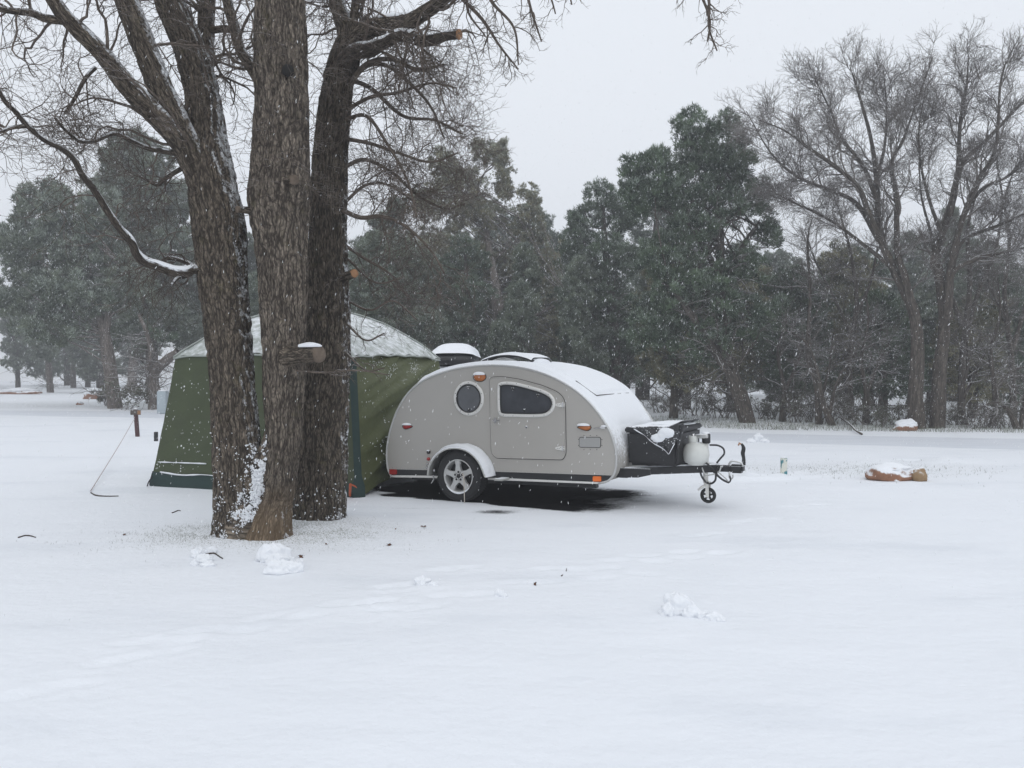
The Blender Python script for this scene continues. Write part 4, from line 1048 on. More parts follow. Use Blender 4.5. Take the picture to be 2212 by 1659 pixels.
# ================================================================== OAKS
def keys(K):
    """(u, v, half width, depth) -> world points + radius"""
    P = []; 
    for (u, v, hw, Y) in K:
        p = at(u, v, Y); P.append([*p, hw * Y / 1805])
    return np.array(P)
def bark_tube(acc, K, step=0.022, sides=None, amp=0.022, flare=0.0, foot=None):
    P = keys(K)
    if foot is not None: P = np.vstack([[*foot[:3], foot[3]], P])
    L = np.linalg.norm(np.diff(P[:, :3], axis=0), axis=1).sum()
    Q = catmull(P, max(8, int(L / step))); R = Q[:, 3]; Q = Q[:, :3]
    if sides is None: sides = int(np.clip(2 * np.pi * R.mean() / 0.018, 10, 96))
    # gentle natural wobble
    V, q, tc = tubes(Q[None], R[None], sides)
    n = len(Q); Vr = V.reshape(n, sides, 3); T = tc.reshape(n, sides, 3)
    ctr = Q[:, None, :]; rad = nrm(Vr - ctr)
    pn = T * np.array([1, 1, .16]) * 20; pn = pn + (fbm(T * 6, 2)[..., None] - .5) * 1.6
    a = np.abs(vnoise(pn) * 2 - 1); a2 = np.abs(vnoise(pn * 2.1 + 9) * 2 - 1)
    d = amp * (np.clip(a * 2.2, 0, 1) + .45 * np.clip(a2 * 2, 0, 1) - .9)
    lump = (fbm(np.stack([T[..., 0] * 3, T[..., 1] * 3, T[..., 2] * 1.1], -1) + 3, 2) - .5) * R[:, None] * .22
    d = d * np.clip(R[:, None] / .1, .3, 1) + lump
    if flare:
        ang = np.arctan2(T[..., 1], T[..., 0]); zz_ = np.maximum(0, Q[:, 2])[:, None]
        d = d + flare * np.exp(-zz_ / .16) * (.6 + .5 * np.sin(ang * 5 + 1.2) * .6)
    Vr = Vr + rad * d[..., None]
    acc.add(Vr.reshape(-1, 3), q, tc)
    return Q, R
def to_paths(lst, n=24):
    P = []; R_ = []
    for Q, R in lst:
        i = np.linspace(0, len(Q) - 1, n).astype(int); P.append(Q[i]); R_.append(R[i])
    return np.array(P), np.array(R_)
z4 = lambda pts, hw, Y0_, Y1_: [(x * .4, y * .4, hw[0] + (hw[1] - hw[0]) * i / (len(pts) - 1), Y0_ + (Y1_ - Y0_) * i / (len(pts) - 1)) for i, (x, y) in enumerate(pts)]
pl = lambda pts, h0, h1, Ya, Yb: [(x, y, h0 + (h1 - h0) * i / (len(pts) - 1), Ya + (Yb - Ya) * i / (len(pts) - 1)) for i, (x, y) in enumerate(pts)]
YA = 8.15
oakA = empty('oak_tree', (oak1[0], oak1[1] + .1, 0), 'big bare twin-stemmed oak in front of the tent, snow packed in its fork', 'tree')
acc = Acc(); limbsA = []
Lst = bark_tube(acc, [(521, 1185, 56, YA), (517, 1120, 50, YA), (511, 1030, 46, YA), (510, 955, 48, YA + .02), (503, 843, 46, YA + .05), (495, 731, 47, YA + .08), (484, 619, 51, YA + .1), (473, 480, 56, YA + .12), (460, 400, 52, YA + .15), (450, 345, 50, YA + .2), (446, 290, 42, YA + .25), (436, 200, 36, YA + .3), (414, 110, 34, YA + .35), (392, 60, 32, YA + .4), (352, -40, 27, YA + .5), (320, -160, 20, YA + .6)], flare=.05)
Fork = bark_tube(acc, [(580, 930, 8, YA - .02), (570, 985, 19, YA - .03), (556, 1040, 30, YA - .05), (543, 1095, 40, YA - .07), (530, 1150, 46, YA - .08), (522, 1190, 52, YA - .08)], flare=.04)
link('stem', acc.mesh('stem'), M['bark'], oakA); acc = Acc()
Mst = bark_tube(acc, [(577, 1195, 58, YA - .1), (578, 1165, 50, YA - .1), (582, 1130, 45, YA - .08), (592, 1080, 41, YA - .02), (603, 1030, 39, YA), (611, 955, 38, YA), (613, 843, 43, YA), (612, 731, 48, YA), (612, 619, 53, YA), (608, 520, 58, YA), (604, 440, 64, YA), (606, 360, 61, YA), (607, 240, 58, YA), (605, 120, 56, YA), (604, 0, 52, YA), (600, -160, 46, YA), (590, -330, 34, YA)], flare=.05)
link('stem', acc.mesh('stem'), M['bark_pale'], oakA)
acc = Acc()
L1 = bark_tube(acc, [(440, 400, 20, YA + .1), (392, 310, 24, YA - .02), (350, 262, 24, YA - .1), (280, 190, 23, YA - .25), (224, 120, 20, YA - .35), (172, 68, 19, YA - .45), (132, 24, 17, YA - .5), (80, -60, 14, YA - .6), (20, -140, 9, YA - .7)], amp=.008)
L2 = bark_tube(acc, [(455, 430, 30, YA + .1), (418, 345, 32, YA + .05), (384, 272, 30, YA), (348, 192, 28, YA - .05), (316, 112, 26, YA - .1), (288, 40, 26, YA - .15), (262, -30, 22, YA - .2), (220, -140, 15, YA - .2)], amp=.009)
L4 = bark_tube(acc, [(442, 190, 20, YA + .3), (444, 110, 19, YA + .4), (446, 40, 18, YA + .45), (452, -60, 15, YA + .5)], amp=.008)
L5 = bark_tube(acc, z4([(340, 110), (250, 100), (170, 70), (90, 62), (0, 48), (-120, 20)], (10, 6), YA - .45, YA - .9), amp=.004)
L6 = bark_tube(acc, [(575, 200, 14, YA + .05), (546, 150, 13, YA + .1), (520, 108, 12, YA + .15), (504, 52, 12, YA + .2), (490, 0, 11, YA + .2), (470, -90, 8, YA + .2)], amp=.005)
L7 = bark_tube(acc, [(510, 66, 8, YA + .2), (485, 62, 8, YA + .3), (455, 66, 8, YA + .4)], amp=.004)
link('limbs', acc.mesh('limbs'), M['bark'], oakA)
acc = Acc()
S1 = bark_tube(acc, z4([(1090, 1450), (1040, 1458), (1000, 1475), (930, 1468), (850, 1440), (780, 1415), (735, 1370), (710, 1310), (640, 1225), (580, 1140), (540, 1075), (490, 1000), (440, 940), (400, 860), (330, 800), (240, 755), (150, 680), (80, 600), (30, 550), (-40, 430)], (11, 5), YA, YA - 1.3), amp=.005, step=.03)
S2 = bark_tube(acc, z4([(960, 830), (880, 815), (800, 800), (730, 770), (640, 725), (600, 722), (560, 740), (500, 765), (430, 762), (390, 735), (330, 680), (300, 640)], (7, 3), YA, YA - .8), amp=.003, step=.03)
S3 = bark_tube(acc, z4([(515, 365), (480, 400), (445, 450), (410, 520), (352, 615)], (5, 4), YA - .3, YA - .5), amp=.003, step=.03)
S4 = bark_tube(acc, z4([(980, 910), (930, 940), (880, 975), (850, 1000), (800, 975), (760, 955)], (6, 3), YA + .1, YA + .3), amp=.003, step=.03)
S5 = bark_tube(acc, z4([(140, 680), (60, 690), (0, 712), (-80, 730)], (5, 4), YA - 1.1, YA - 1.3), amp=.003, step=.03)
S6 = bark_tube(acc, z4([(1080, 1445), (1010, 1490), (960, 1500), (925, 1540)], (6, 3), YA, YA - .3), amp=.003, step=.03)
S7 = bark_tube(acc, z4([(850, 1440), (900, 1395), (960, 1400), (1030, 1430), (1080, 1480)], (5, 6), YA + .3, YA + .2), amp=.003, step=.03)
link('snowy_branch', acc.mesh('snowy_branch'), M['snowy_limb'], oakA)
# lumps of snow lying along the long limb
Q, R = S1; V = []
n = len(Q); ks = np.arange(2, int(n * .80)); w_ = np.clip(vnoise(np.stack([ks * .12, ks * 0, ks * 0 + 2.], -1)) * 1.9 - .55, 0, 1) * np.interp(ks, [0, n * .5, n * .8], [1, 1, .4])
Pp = Q[ks] + np.array([.008, 0, 1]) * (R[ks] * .78)[:, None]
V_, q_, tc_2 = tubes(Pp[None], (R[ks] * .75 * w_ + .0004)[None], 8)
link('limb_snow', np_mesh('limb_snow', V_, q_, {'tc': tc_2}), M['snow'], oakA)
# snow packed in the fork between the stems: granular lumps on both inner faces
V = []; T3 = []
def clods(name, pts, smin, smax, mat, parent, seed=0):
    r = np.random.default_rng(seed); oc = np.array([[1, 0, 0], [-1, 0, 0], [0, 1, 0], [0, -1, 0], [0, 0, 1], [0, 0, -1]], float)
    fc_ = np.array([[0, 2, 4], [2, 1, 4], [1, 3, 4], [3, 0, 4], [2, 0, 5], [1, 2, 5], [3, 1, 5], [0, 3, 5]])
    n = len(pts); s = r.uniform(smin, smax, (n, 1, 1)) * r.uniform(.6, 1.3, (n, 1, 3)); off = r.normal(size=(n, 6, 3)) * .25
    ax = nrm(r.normal(size=(n, 3))); V = (oc[None] + off) * s
    V = V + np.asarray(pts)[:, None, :]
    q = (fc_[None] + (np.arange(n) * 6)[:, None, None]).reshape(-1, 3)
    return tag(link(name, np_mesh(name, V.reshape(-1, 3), q), mat, parent), kind='stuff')
rr = np.random.default_rng(11); pts = []
def surf(Q, R, v, side_, front):
    """point on a stem's surface at the height of picture row v"""
    z = (at(1106, v, YA))[2]; i = int(np.argmin(np.abs(Q[:, 2] - z))); d = nrm(np.array([side_, -front, 0.])); return Q[i] + d * (R[i] * 1.0)
for _ in range(500):
    v = rr.uniform(955, 1165); f = (v - 955) / 210
    if rr.random() < .5: sd_ = rr.uniform(.35, 1.0); fr = rr.uniform(0.1, 1.1) * (0.4 + .6 * f); p = surf(*Lst, v, sd_, fr)
    else: sd_ = -rr.uniform(.5, 1.0); fr = rr.uniform(0, .8) * (1 - .5 * f); p = surf(*Mst, v, sd_, fr)
    if vnoise(np.array([p[0] * 14, p[1] * 14, p[2] * 9])) < .44: continue
    pts.append(p + rr.normal(size=3) * .008)
clods('fork_snow', pts, .006, .022, M['snow'], oakA, 3)
pts = []
FQ, FR = Fork
while len(pts) < 1900:
    i = int(rr.uniform(0, len(FQ) * .93)); f = i / len(FQ); a_ = rr.uniform(-.5, 1.05) * 1.35 if f > .3 else rr.uniform(-.8, 1.3)
    d_ = nrm(np.array([math.sin(a_), -math.cos(a_), .0])); p = FQ[i] + d_ * FR[i] * 1.03
    k_ = vnoise(np.array([p[0] * 9, p[1] * 9, p[2] * 7])) * .6 + vnoise(np.array([p[0] * 26, p[1] * 26, p[2] * 18 + 4])) * .4
    if k_ < .52 + .16 * abs(a_ - .35) + max(0, f - .7) * .3 - .10 * math.exp(-((f - .45) / .2) ** 2): continue
    pts.append(p + rr.normal(size=3) * .006)
clods('fork_snow', pts, .004, .015, M['snow'], oakA, 4)
pts = []
while len(pts) < 1500:
    Q, R = (Fork, Lst, Fork)[rr.integers(3)]; z_ = rr.uniform(0, 1) ** 1.6 * 1.05; i = int(np.argmin(np.abs(Q[:, 2] - z_))); a_ = rr.uniform(-1.2, 1.4)
    d_ = nrm(np.array([math.sin(a_), -math.cos(a_), .0])); p = Q[i] + d_ * R[i] * 1.04 + rr.normal(size=3) * np.array([.01, .004, .012])
    if vnoise(np.array([p[0] * 22, p[1] * 22, p[2] * 12 + 4])) < .52 + max(0, z_ - .5) * .4 - (a_ > 0) * .06: continue
    pts.append(p)
clods('fork_snow', pts, .002, .010, M['snow'], oakA, 14)
# stub log sawn off, hollow, knots
def stub(parent, u0, v0, u1, v1, Ya, Yb, hw, label=None, face='oldcut'):
    a = at(u0, v0, Ya); b2 = at(u1, v1, Yb); acc = Acc(); hw0 = hw * 1.25
    Q, R = bark_tube(acc, [(u0, v0, hw0, Ya), ((u0 + u1) / 2, (v0 + v1) / 2, hw, (Ya + Yb) / 2), (u1, v1, hw * .95, Yb)], amp=.008, sides=28, step=.015)
    o = link('sawn_stub', acc.mesh('sawn_stub'), M['bark'], parent)
    if label: o['label'] = label
    d = nrm(Q[-1] - Q[-2]); r = R[-1]
    me = lathe_me('cut_face', [(0.0001, .012), (r * .5, .010), (r * .96, .0), (r * .97, -.02)], 28)
    rot = Vector((0, 0, 1)).rotation_difference(Vector(d)).to_matrix().to_4x4(); me.transform(Matrix.Translation(Vector(Q[-1])) @ rot)
    link('cut_face', me, M[face], o)
    return o, Q, R
o, Q, R = stub(oakA, 622, 770, 690, 765, YA - .15, YA - .42, 20, 'sawn log stub with a snow cap')
me = blob_me('snow_cap', .15, .07, .035, (0, 0, 0), 22, .3, 2, 4); me.transform(Matrix.Translation(Vector(at(668, 748, YA - .36))) @ Matrix.Rotation(-.7, 4, 'Z')); link('snow_cap', me, M['snow'], o)
o, Q, R = stub(oakA, 621, 156, 622, 152, YA - .15, YA - .275, 14, 'dark hollow knot')
o.children[0].data.materials.clear(); o.children[0].data.materials.append(M['hole'])
stub(oakA, 622, 392, 636, 388, YA - .2, YA - .315, 12); stub(oakA, 548, 455, 512, 452, YA - .1, YA - .25, 8)
# ---- second oak (right trunk)
YB = 9.05
oakB = empty('oak_tree', (oak2[0], YB, 0), 'single-trunk bare oak just right of the twin-stemmed one, its sawn limb reaching right', 'tree')
acc = Acc()
Rst = bark_tube(acc, [(689, 1150, 62, YB), (690, 1120, 55, YB), (693, 1067, 53, YB), (697, 955, 51, YB), (703, 843, 50, YB), (707, 769, 49, YB), (709, 619, 46, YB), (709, 520, 42, YB), (710, 440, 41, YB), (716, 320, 37, YB), (728, 200, 33, YB), (745, 130, 32, YB), (757, 95, 30, YB)], flare=.05)
link('trunk', acc.mesh('trunk'), M['bark_dark'], oakB)
acc = Acc()
R1 = bark_tube(acc, [(754, 110, 24, YB), (745, 60, 20, YB + .1), (730, 10, 18, YB + .2), (716, -60, 15, YB + .3)], amp=.007)
R2 = bark_tube(acc, [(758, 100, 20, YB), (768, 50, 15, YB + .05), (774, 0, 14, YB + .1), (786, -80, 12, YB + .1)], amp=.006)
R3 = bark_tube(acc, [(750, 112, 22, YB - .05), (774, 82, 20, YB - .1), (806, 60, 20, YB - .2), (840, 54, 20, YB - .3), (884, 46, 17, YB - .5), (922, 24, 16, YB - .65), (960, -4, 15, YB - .8), (1060, -90, 14, YB - 1.0), (1230, -190, 12, YB - 1.4), (1420, -200, 9, YB - 1.6), (1560, -150, 5, YB - 1.6)], amp=.008)
link('limbs', acc.mesh('limbs'), M['bark'], oakB)
acc = Acc()
R4 = bark_tube(acc, [(745, 135, 22, YB - .1), (768, 112, 19, YB - .18), (800, 106, 18, YB - .3), (831, 92, 13, YB - .4), (860, 78, 13, YB - .48), (884, 78, 13, YB - .54), (905, 86, 14, YB - .6), (930, 87, 13, YB - .66), (963, 78, 11, YB - .75), (994, 74, 11, YB - .82)], amp=.007)
o = link('sawn_limb', acc.mesh('sawn_limb'), M['snowy_limb'], oakB)
Q, R = R4; d = nrm(Q[-1] - Q[-2]); r = R[-1]
me = lathe_me('cut_face', [(0.0001, .012), (r * .5, .010), (r * .98, .0), (r, -.02)], 24)
me.transform(Matrix.Translation(Vector(Q[-1])) @ Vector((0, 0, 1)).rotation_difference(Vector(d)).to_matrix().to_4x4()); link('cut_face', me, M['cutwood'], o)
for (Q, R), a0, a1, hh in ((R4, .35, .97, .7), (R3, .12, .36, .7)):
    n = len(Q); ks = np.arange(int(n * a0), int(n * a1)); w_ = np.clip(vnoise(np.stack([ks * .12, ks * 0, ks * 0 + 5.], -1)) * 1.7 - .3, .0, 1)
    Pp = Q[ks] + np.array([0, -.25, .97]) * (R[ks] * hh)[:, None]
    V_, q_, t2 = tubes(Pp[None], (R[ks] * .5 * w_ + .0004)[None], 8); link('limb_snow', np_mesh('limb_snow', V_, q_, {'tc': t2}), M['snow'], oakB)
stub(oakB, 742, 600, 766, 590, YB - .2, YB - .42, 10, 'small sawn stub with an orange face', 'cutwood')
pts = [Rst[0][int(i)] + nrm(np.array([rr.uniform(-1, 1), -rr.uniform(.1, 1), 0])) * (Rst[1][int(i)] + .03) for i in 1 + 26 * rr.uniform(0, 1, 170) ** 1.7]
clods('foot_snow', pts, .003, .013, M['snow'], oakB, 8)

# ---- twigs of the oaks
def grow(acc, src, spec, tips=True):
    """spec: list of dicts for spawn; each level grows from the one before"""
    P, R = src
    for s in spec:
        s = dict(s); sides = s.pop('sides', 4); both = s.pop('both', False)
        P2, R2 = spawn(P, R, **s); acc.tubes(P2, R2, sides)
        P, R = P2, R2
    return P, R
oak_fine = [dict(k=5, t0=.15, t1=.97, ang=(.6, 1.3), ln=(.4, 1.05), n2=9, wig=.26, bias=(0, 0, -.03), rr=.55, rmin=.0032, rmax=.007, sides=4),
            dict(k=4, t0=.15, t1=1, ang=(.5, 1.1), ln=(.18, .5), n2=6, wig=.28, bias=(0, 0, -.02), rr=.7, rmin=.0024, rmax=.0042, sides=3),
            dict(k=3, t0=.2, t1=1, ang=(.5, 1.1), ln=(.07, .22), n2=4, wig=.25, rr=.8, rmin=.0019, rmax=.003, sides=3)]
lvA = dict(k=9, t0=.12, t1=.98, ang=(.7, 1.4), ln=(.5, 1.5), n2=12, wig=.25, bias=(0, 0, -.01), rr=.45, rmin=.006, rmax=.017, sides=6, taper=.3)
acc = Acc()
src = to_paths([L1, L2, L4, L5, L6]); grow(acc, src, [lvA] + oak_fine)
src = to_paths([S1, S2, S4, S5, S7, S3]); grow(acc, src, [dict(lvA, k=9, ln=(.3, .9), rmax=.008, rmin=.0045)] + oak_fine[:2] + [dict(oak_fine[2], k=2)])
Q, R = Lst; i = len(Q); src = to_paths([(Q[int(i * .62):], R[int(i * .62):]), (Mst[0][int(len(Mst[0]) * .45):], Mst[1][int(len(Mst[0]) * .45):])])
grow(acc, src, [dict(lvA, k=14, ln=(.5, 1.3), rmax=.009, rmin=.005)] + oak_fine)
Q, R = Mst; src = to_paths([(Q[int(len(Q) * .42):int(len(Q) * .6)], R[int(len(Q) * .42):int(len(Q) * .6)])]); grow(acc, src, [dict(lvA, k=7, ln=(.3, .7), rmax=.006, rmin=.004)] + oak_fine)
link('twigs', acc.mesh('twigs'), M['twig'], oakA)
acc = Acc()
br = [pl(p, a_, b2, Ya, Yb) for p, a_, b2, Ya, Yb in (
    ([(745, 200), (790, 140), (850, 128), (900, 150), (960, 140)], 7, 3, YB, YB - .6), ([(742, 260), (790, 250), (830, 300), (880, 390), (900, 470)], 5, 2, YB, YB - .9),
    ([(742, 215), (780, 150), (830, 140), (880, 175), (930, 230), (960, 300)], 7, 2, YB, YB - .2), ([(748, 300), (800, 310), (860, 330), (930, 350), (990, 330)], 5, 2, YB - .1, YB - .5),
    ([(745, 360), (790, 345), (850, 375), (900, 420), (960, 450), (1005, 440)], 5, 2, YB, YB + .4), ([(742, 455), (780, 470), (830, 468), (880, 492), (930, 540), (960, 590)], 6, 2, YB - .1, YB - .6),
    ([(742, 440), (790, 400), (840, 400), (900, 440)], 4, 2, YB, YB + .3), ([(745, 240), (800, 210), (860, 200), (930, 180), (985, 190)], 5, 2, YB, YB - .9),
    ([(745, 530), (790, 560), (840, 590), (880, 640)], 4, 2, YB, YB + .5), ([(745, 170), (800, 190), (870, 250), (940, 260), (1000, 290)], 6, 2, YB, YB + .3))]
bl = [bark_tube(acc, b_, amp=.002, step=.04, sides=8) for b_ in br]
src = to_paths(bl); 
grow(acc, src, [dict(lvA, k=11, t0=.1, ln=(.35, 1.0), rmax=.0075, rmin=.0045)] + oak_fine)
src = to_paths([R1, R2, R3, R4]); grow(acc, src, [dict(lvA, k=11, ln=(.5, 1.3))] + oak_fine)
# low sprigs by the stub and in front of the tent roof
lowb = [bark_tube(acc, pl(p, 3, 1.5, Ya, Yb), amp=.001, step=.04, sides=6) for p, Ya, Yb in (([(750, 700), (790, 735), (830, 720)], YB - .2, YB - .7), ([(745, 760), (790, 800), (830, 795)], YB - .2, YB - .6), ([(640, 800), (700, 805), (770, 800), (840, 810)], YA - .2, YA - .1), ([(750, 650), (800, 670), (850, 650), (900, 690)], YB, YB - .4), ([(752, 560), (810, 610), (870, 600)], YB, YB - .4))]
grow(acc, to_paths(lowb), [dict(oak_fine[0], k=7, ln=(.15, .4))] + [dict(oak_fine[2], k=3)])
# drooping ends of the limb that passes above the frame
hang = [pl(p, 5, 1.6, Ya, Yb) for p, Ya, Yb in (
    ([(1556, -140), (1560, -60), (1588, 10), (1605, 60), (1640, 110)], YB - 1.6, YB - 1.5), ([(1500, -150), (1540, -40), (1590, 40), (1600, 90)], YB - 1.6, YB - 1.5), ([(1560, -150), (1600, -60), (1640, -10)], YB - 1.6, YB - 1.5),
    ([(1100, -120), (1130, -40), (1150, 30), (1170, 90)], YB - 1.1, YB - 1.0), ([(1180, -160), (1220, -60), (1235, 10)], YB - 1.2, YB - 1.2), ([(1040, -70), (1060, 0), (1110, 60), (1120, 140)], YB - 1., YB - .9), ([(980, -20), (1040, 40), (1080, 100), (1120, 150)], YB - .8, YB - .8), ([(1200, -170), (1180, -60), (1200, 30)], YB - 1.2, YB - 1.1), ([(1020, -60), (1010, 20), (1050, 80)], YB - .9, YB - .7))]
shift = {0: -105, 1: -90, 2: -80}
hang = [[(u + shift.get(k, 0) * (v + 150) / 150 * .5, v, hw, Y) for (u, v, hw, Y) in h] for k, h in enumerate(hang)]
hl = [bark_tube(acc, h, amp=.001, step=.04, sides=6) for h in hang]
grow(acc, to_paths(hl), [dict(oak_fine[0], k=9, ln=(.2, .6), bias=(0, 0, -.06), rmin=.003, t0=.3), dict(oak_fine[1], k=4, ln=(.1, .28)), dict(oak_fine[2], k=2, ln=(.05, .12))])
link('twigs', acc.mesh('twigs'), M['twig'], oakB)

# ================================================================== EVERGREENS
def conifer(name, label, base, trunk, blobs, mat, barkm, tuft=.125, dens=1.0, frost=.2, seed=1, parent_kw=None, limbs=True, wid=.024, group=None, rc=.27, cat='tree'):
    r = np.random.default_rng(seed); bp = G(*base); Y = bp[1]
    root = empty(name, tuple(bp), label, cat, group)
    acc = Acc(); tp = []
    for tk in trunk:
        tp.append(bark_tube(acc, [(u, v, hw, Y + dy) for (u, v, hw, dy) in tk], step=.12, sides=12, amp=.012))
    C3 = []
    Pb = []; 
    for bl_ in blobs:
        u, v, ru, rv = bl_[:4]; dn_ = bl_[4] if len(bl_) > 4 else 1
        rx, rz = max(.22, ru * Y / 1805 - .08), max(.25, rv * Y / 1805 - .06); ry = max(.6, rx * .8)
        c0 = at(u, v, Y + r.uniform(-.35, .35) * rx)
        n = int(dens * dn_ * 7.0 * rx * rz / rc ** 2) + 7
        d = nrm(r.normal(size=(n, 3))); rad_ = r.uniform(.12, 1.02, n)[:, None] ** .6
        cc = c0 + d * rad_ * np.array([rx, ry, rz]) * .92
        cc = cc + (np.stack([vnoise(cc * 1.3 + 5), vnoise(cc * 1.3 + 15), vnoise(cc * 1.3 + 25)], -1) - .5) * .5
        C3.append((cc, c0, np.array([rx, ry, rz])))
        if limbs and tp:
            for m_ in range(4 if min(rx, rz) > .7 else 1):
                Q, R = tp[r.integers(len(tp))]; tgt = c0 + nrm(r.normal(size=3)) * np.array([rx, ry, rz]) * .7
                lowz = tgt[2] - abs(tgt[0] - Q[-1][0]) * .5 - .6; i = int(np.argmin(np.abs(Q[:, 2] - lowz))); i = min(i, len(Q) - 2)
                s0 = Q[i]; md = (s0 + tgt) / 2 + r.normal(size=3) * .15 + np.array([0, 0, -.15])
                P_ = catmull([s0, md, tgt], 12); P_ = P_ + np.cumsum(r.normal(size=(12, 3)) * .035, axis=0); Pb.append((P_, np.linspace(min(R[i] * .5, .04), .008, 12)))
    if Pb:
        acc2P = np.array([p for p, _ in Pb]); acc2R = np.array([q_ for _, q_ in Pb]); acc.tubes(acc2P, acc2R, 6)
        P2, R2 = spawn(acc2P, acc2R, 5, .25, 1, (.5, 1.1), (.35, 1.0), 7, .2, (0, 0, .03), .5, .006, .02); acc.tubes(P2, R2, 4)
    if tp:
        P1, R1_ = to_paths(tp, 20); P2, R2 = spawn(P1, R1_, 26, .08, .8, (1.0, 1.6), (.9, 2.6), 10, .18, (0, 0, -.005), .3, .008, .024); acD = Acc(); acD.tubes(P2, R2, 4)
        P3_, R3_ = spawn(P2, R2, 7, .15, 1, (.5, 1.1), (.3, .9), 7, .24, (0, 0, .0), .6, .0055, .010); acD.tubes(P3_, R3_, 3)
        link('dead_branches', acD.mesh('dead_branches'), M['far_twig'], root)
    if acc.n: link('trunk', acc.mesh('trunk'), barkm, root)
    VV = []; tone = []; fro = []
    for cc, c0, rv_ in C3:
        n = len(cc); nt_ = 15; nb = 11
        outd = nrm((cc - c0) / rv_ + np.array([0, 0, .25]))
        sc = r.uniform(.6, 1.25, (n, 1, 1)) * rc
        dd = nrm(r.normal(size=(n, nt_, 3)) + outd[:, None, :] * .9 + np.array([0, 0, .35]))
        tcn = cc[:, None, :] + dd * sc * np.array([1, 1, .8]) * r.uniform(.35, 1, (n, nt_, 1))
        # blades
        bd = nrm(dd[:, :, None, :] * .7 + r.normal(size=(n, nt_, nb, 3)) * .75 + np.array([0, 0, .75]))
        ln_ = tuft * r.uniform(.6, 1.3, (n, nt_, nb, 1)); sdv = nrm(np.cross(bd, r.normal(size=bd.shape))) * wid * .5 * r.uniform(.7, 1.3, (n, nt_, nb, 1))
        b0 = tcn[:, :, None, :] + r.normal(size=bd.shape) * tuft * .25
        tri = np.stack([b0 - sdv, b0 + sdv, b0 + bd * ln_], axis=-2)
        VV.append(tri.reshape(-1, 3))
        tn = np.clip(.5 + r.normal(size=(n, 1, 1)) * .30 + r.normal(size=(n, nt_, 1)) * .12 + r.normal(size=(n, nt_, nb)) * .12, 0, 1)
        tone.append(np.repeat(tn.reshape(-1), 3))
        fz = dd[..., 2][:, :, None] * .5 + dd[..., 0][:, :, None] * .15 + r.normal(size=(n, nt_, nb)) * .45 + r.normal(size=(n, 1, 1)) * .2
        f_ = np.clip((fz - (1.0 - frost * 1.6)) * 1.6, 0, .85); f3 = np.repeat(f_.reshape(-1), 3).reshape(-1, 3); f3[:, :2] *= .5; fro.append(f3.ravel())
    V = np.vstack(VV); q_ = np.arange(len(V)).reshape(-1, 3)
    link('crown', np_mesh('crown', V, q_, {'tone': np.concatenate(tone), 'frost': np.concatenate(fro)}), mat, root, smooth=False)
    return root
P1 = conifer('pinyon_pine', 'tallest dark green pinyon pine right of the trailer, on a leaning trunk', (1612, 915),
    [[(1618, 925, 18, 0), (1600, 860, 17, 0), (1578, 800, 15, 0), (1560, 740, 14, 0), (1558, 640, 11, 0), (1555, 520, 9, 0), (1550, 400, 7, 0), (1545, 300, 4, 0)], [(1585, 815, 12, 0), (1545, 760, 10, -.1), (1500, 690, 8, -.4), (1450, 620, 5, -.6)], [(1558, 620, 7, 0), (1600, 540, 6, .2), (1640, 480, 4, .3)], [(1556, 600, 7, 0), (1500, 500, 6, .2), (1440, 420, 4, .3)]],
    [(1492, 285, 42, 48), (1560, 285, 42, 50), (1530, 350, 75, 60), (1590, 350, 30, 60), (1385, 350, 36, 38), (1372, 400, 32, 42), (1420, 370, 42, 55), (1470, 420, 85, 65), (1560, 430, 75, 60), (1630, 440, 32, 70, .8), (1390, 440, 40, 28), (1500, 500, 90, 45, .8), (1650, 500, 42, 40, .8), (1440, 560, 85, 50, .9), (1600, 570, 60, 50, .7), (1500, 640, 115, 70, .8), (1620, 690, 80, 60, .55), (1400, 700, 80, 80, .8), (1520, 740, 90, 60, .5)],
    M['pinyon'], M['far_bark'], seed=2, frost=.40)
P2 = conifer('pinyon_pine', 'dark green pinyon pine with a bumpy top, just left of the tallest pine', (1330, 890),
    [[(1330, 895, 14, 0), (1325, 700, 12, 0), (1310, 560, 8, 0), (1300, 440, 4, 0)]],
    [(1300, 430, 38, 36), (1265, 470, 45, 40), (1335, 480, 40, 45), (1250, 540, 50, 60), (1320, 560, 75, 60), (1280, 640, 95, 60), (1300, 730, 110, 70), (1290, 810, 110, 50, .6)],
    M['pinyon'], M['far_bark'], seed=3, frost=.42)
J1 = conifer('juniper_tree', 'broad olive-green juniper with spiky top and pale bare trunk, above the trailer roof', (1090, 880),
    [[(1088, 885, 16, -1.7), (1088, 800, 16, -1.7), (1084, 730, 15, -1.7), (1074, 660, 13, -1.6), (1068, 600, 9, -1.0), (1050, 500, 6, 0), (1030, 400, 4, 0)], [(1084, 720, 6, -1.7), (1120, 700, 4, -1.8), (1180, 670, 3, -1.9), (1235, 640, 2, -2.0)], [(1072, 640, 9, 0), (1110, 560, 6, 0), (1140, 480, 4, 0)]],
    [(950, 350, 26, 30), (975, 385, 42, 45), (1015, 400, 45, 40), (1040, 330, 20, 38), (1135, 425, 14, 30), (1070, 350, 28, 45), (1090, 400, 26, 55), (1083, 315, 7, 24), (930, 440, 55, 50), (1030, 460, 85, 50), (1150, 440, 14, 38), (1130, 490, 38, 55), (1160, 500, 22, 55), (960, 540, 90, 60), (1080, 570, 90, 60), (1190, 560, 26, 50, .7), (930, 640, 85, 60), (1050, 660, 75, 50, .6), (1170, 640, 75, 60, .7), (1150, 730, 80, 60, .6), (960, 720, 80, 60, .7)],
    M['juniper'], M['grey_bark'], seed=4, frost=.48, tuft=.10, wid=.026, rc=.24)
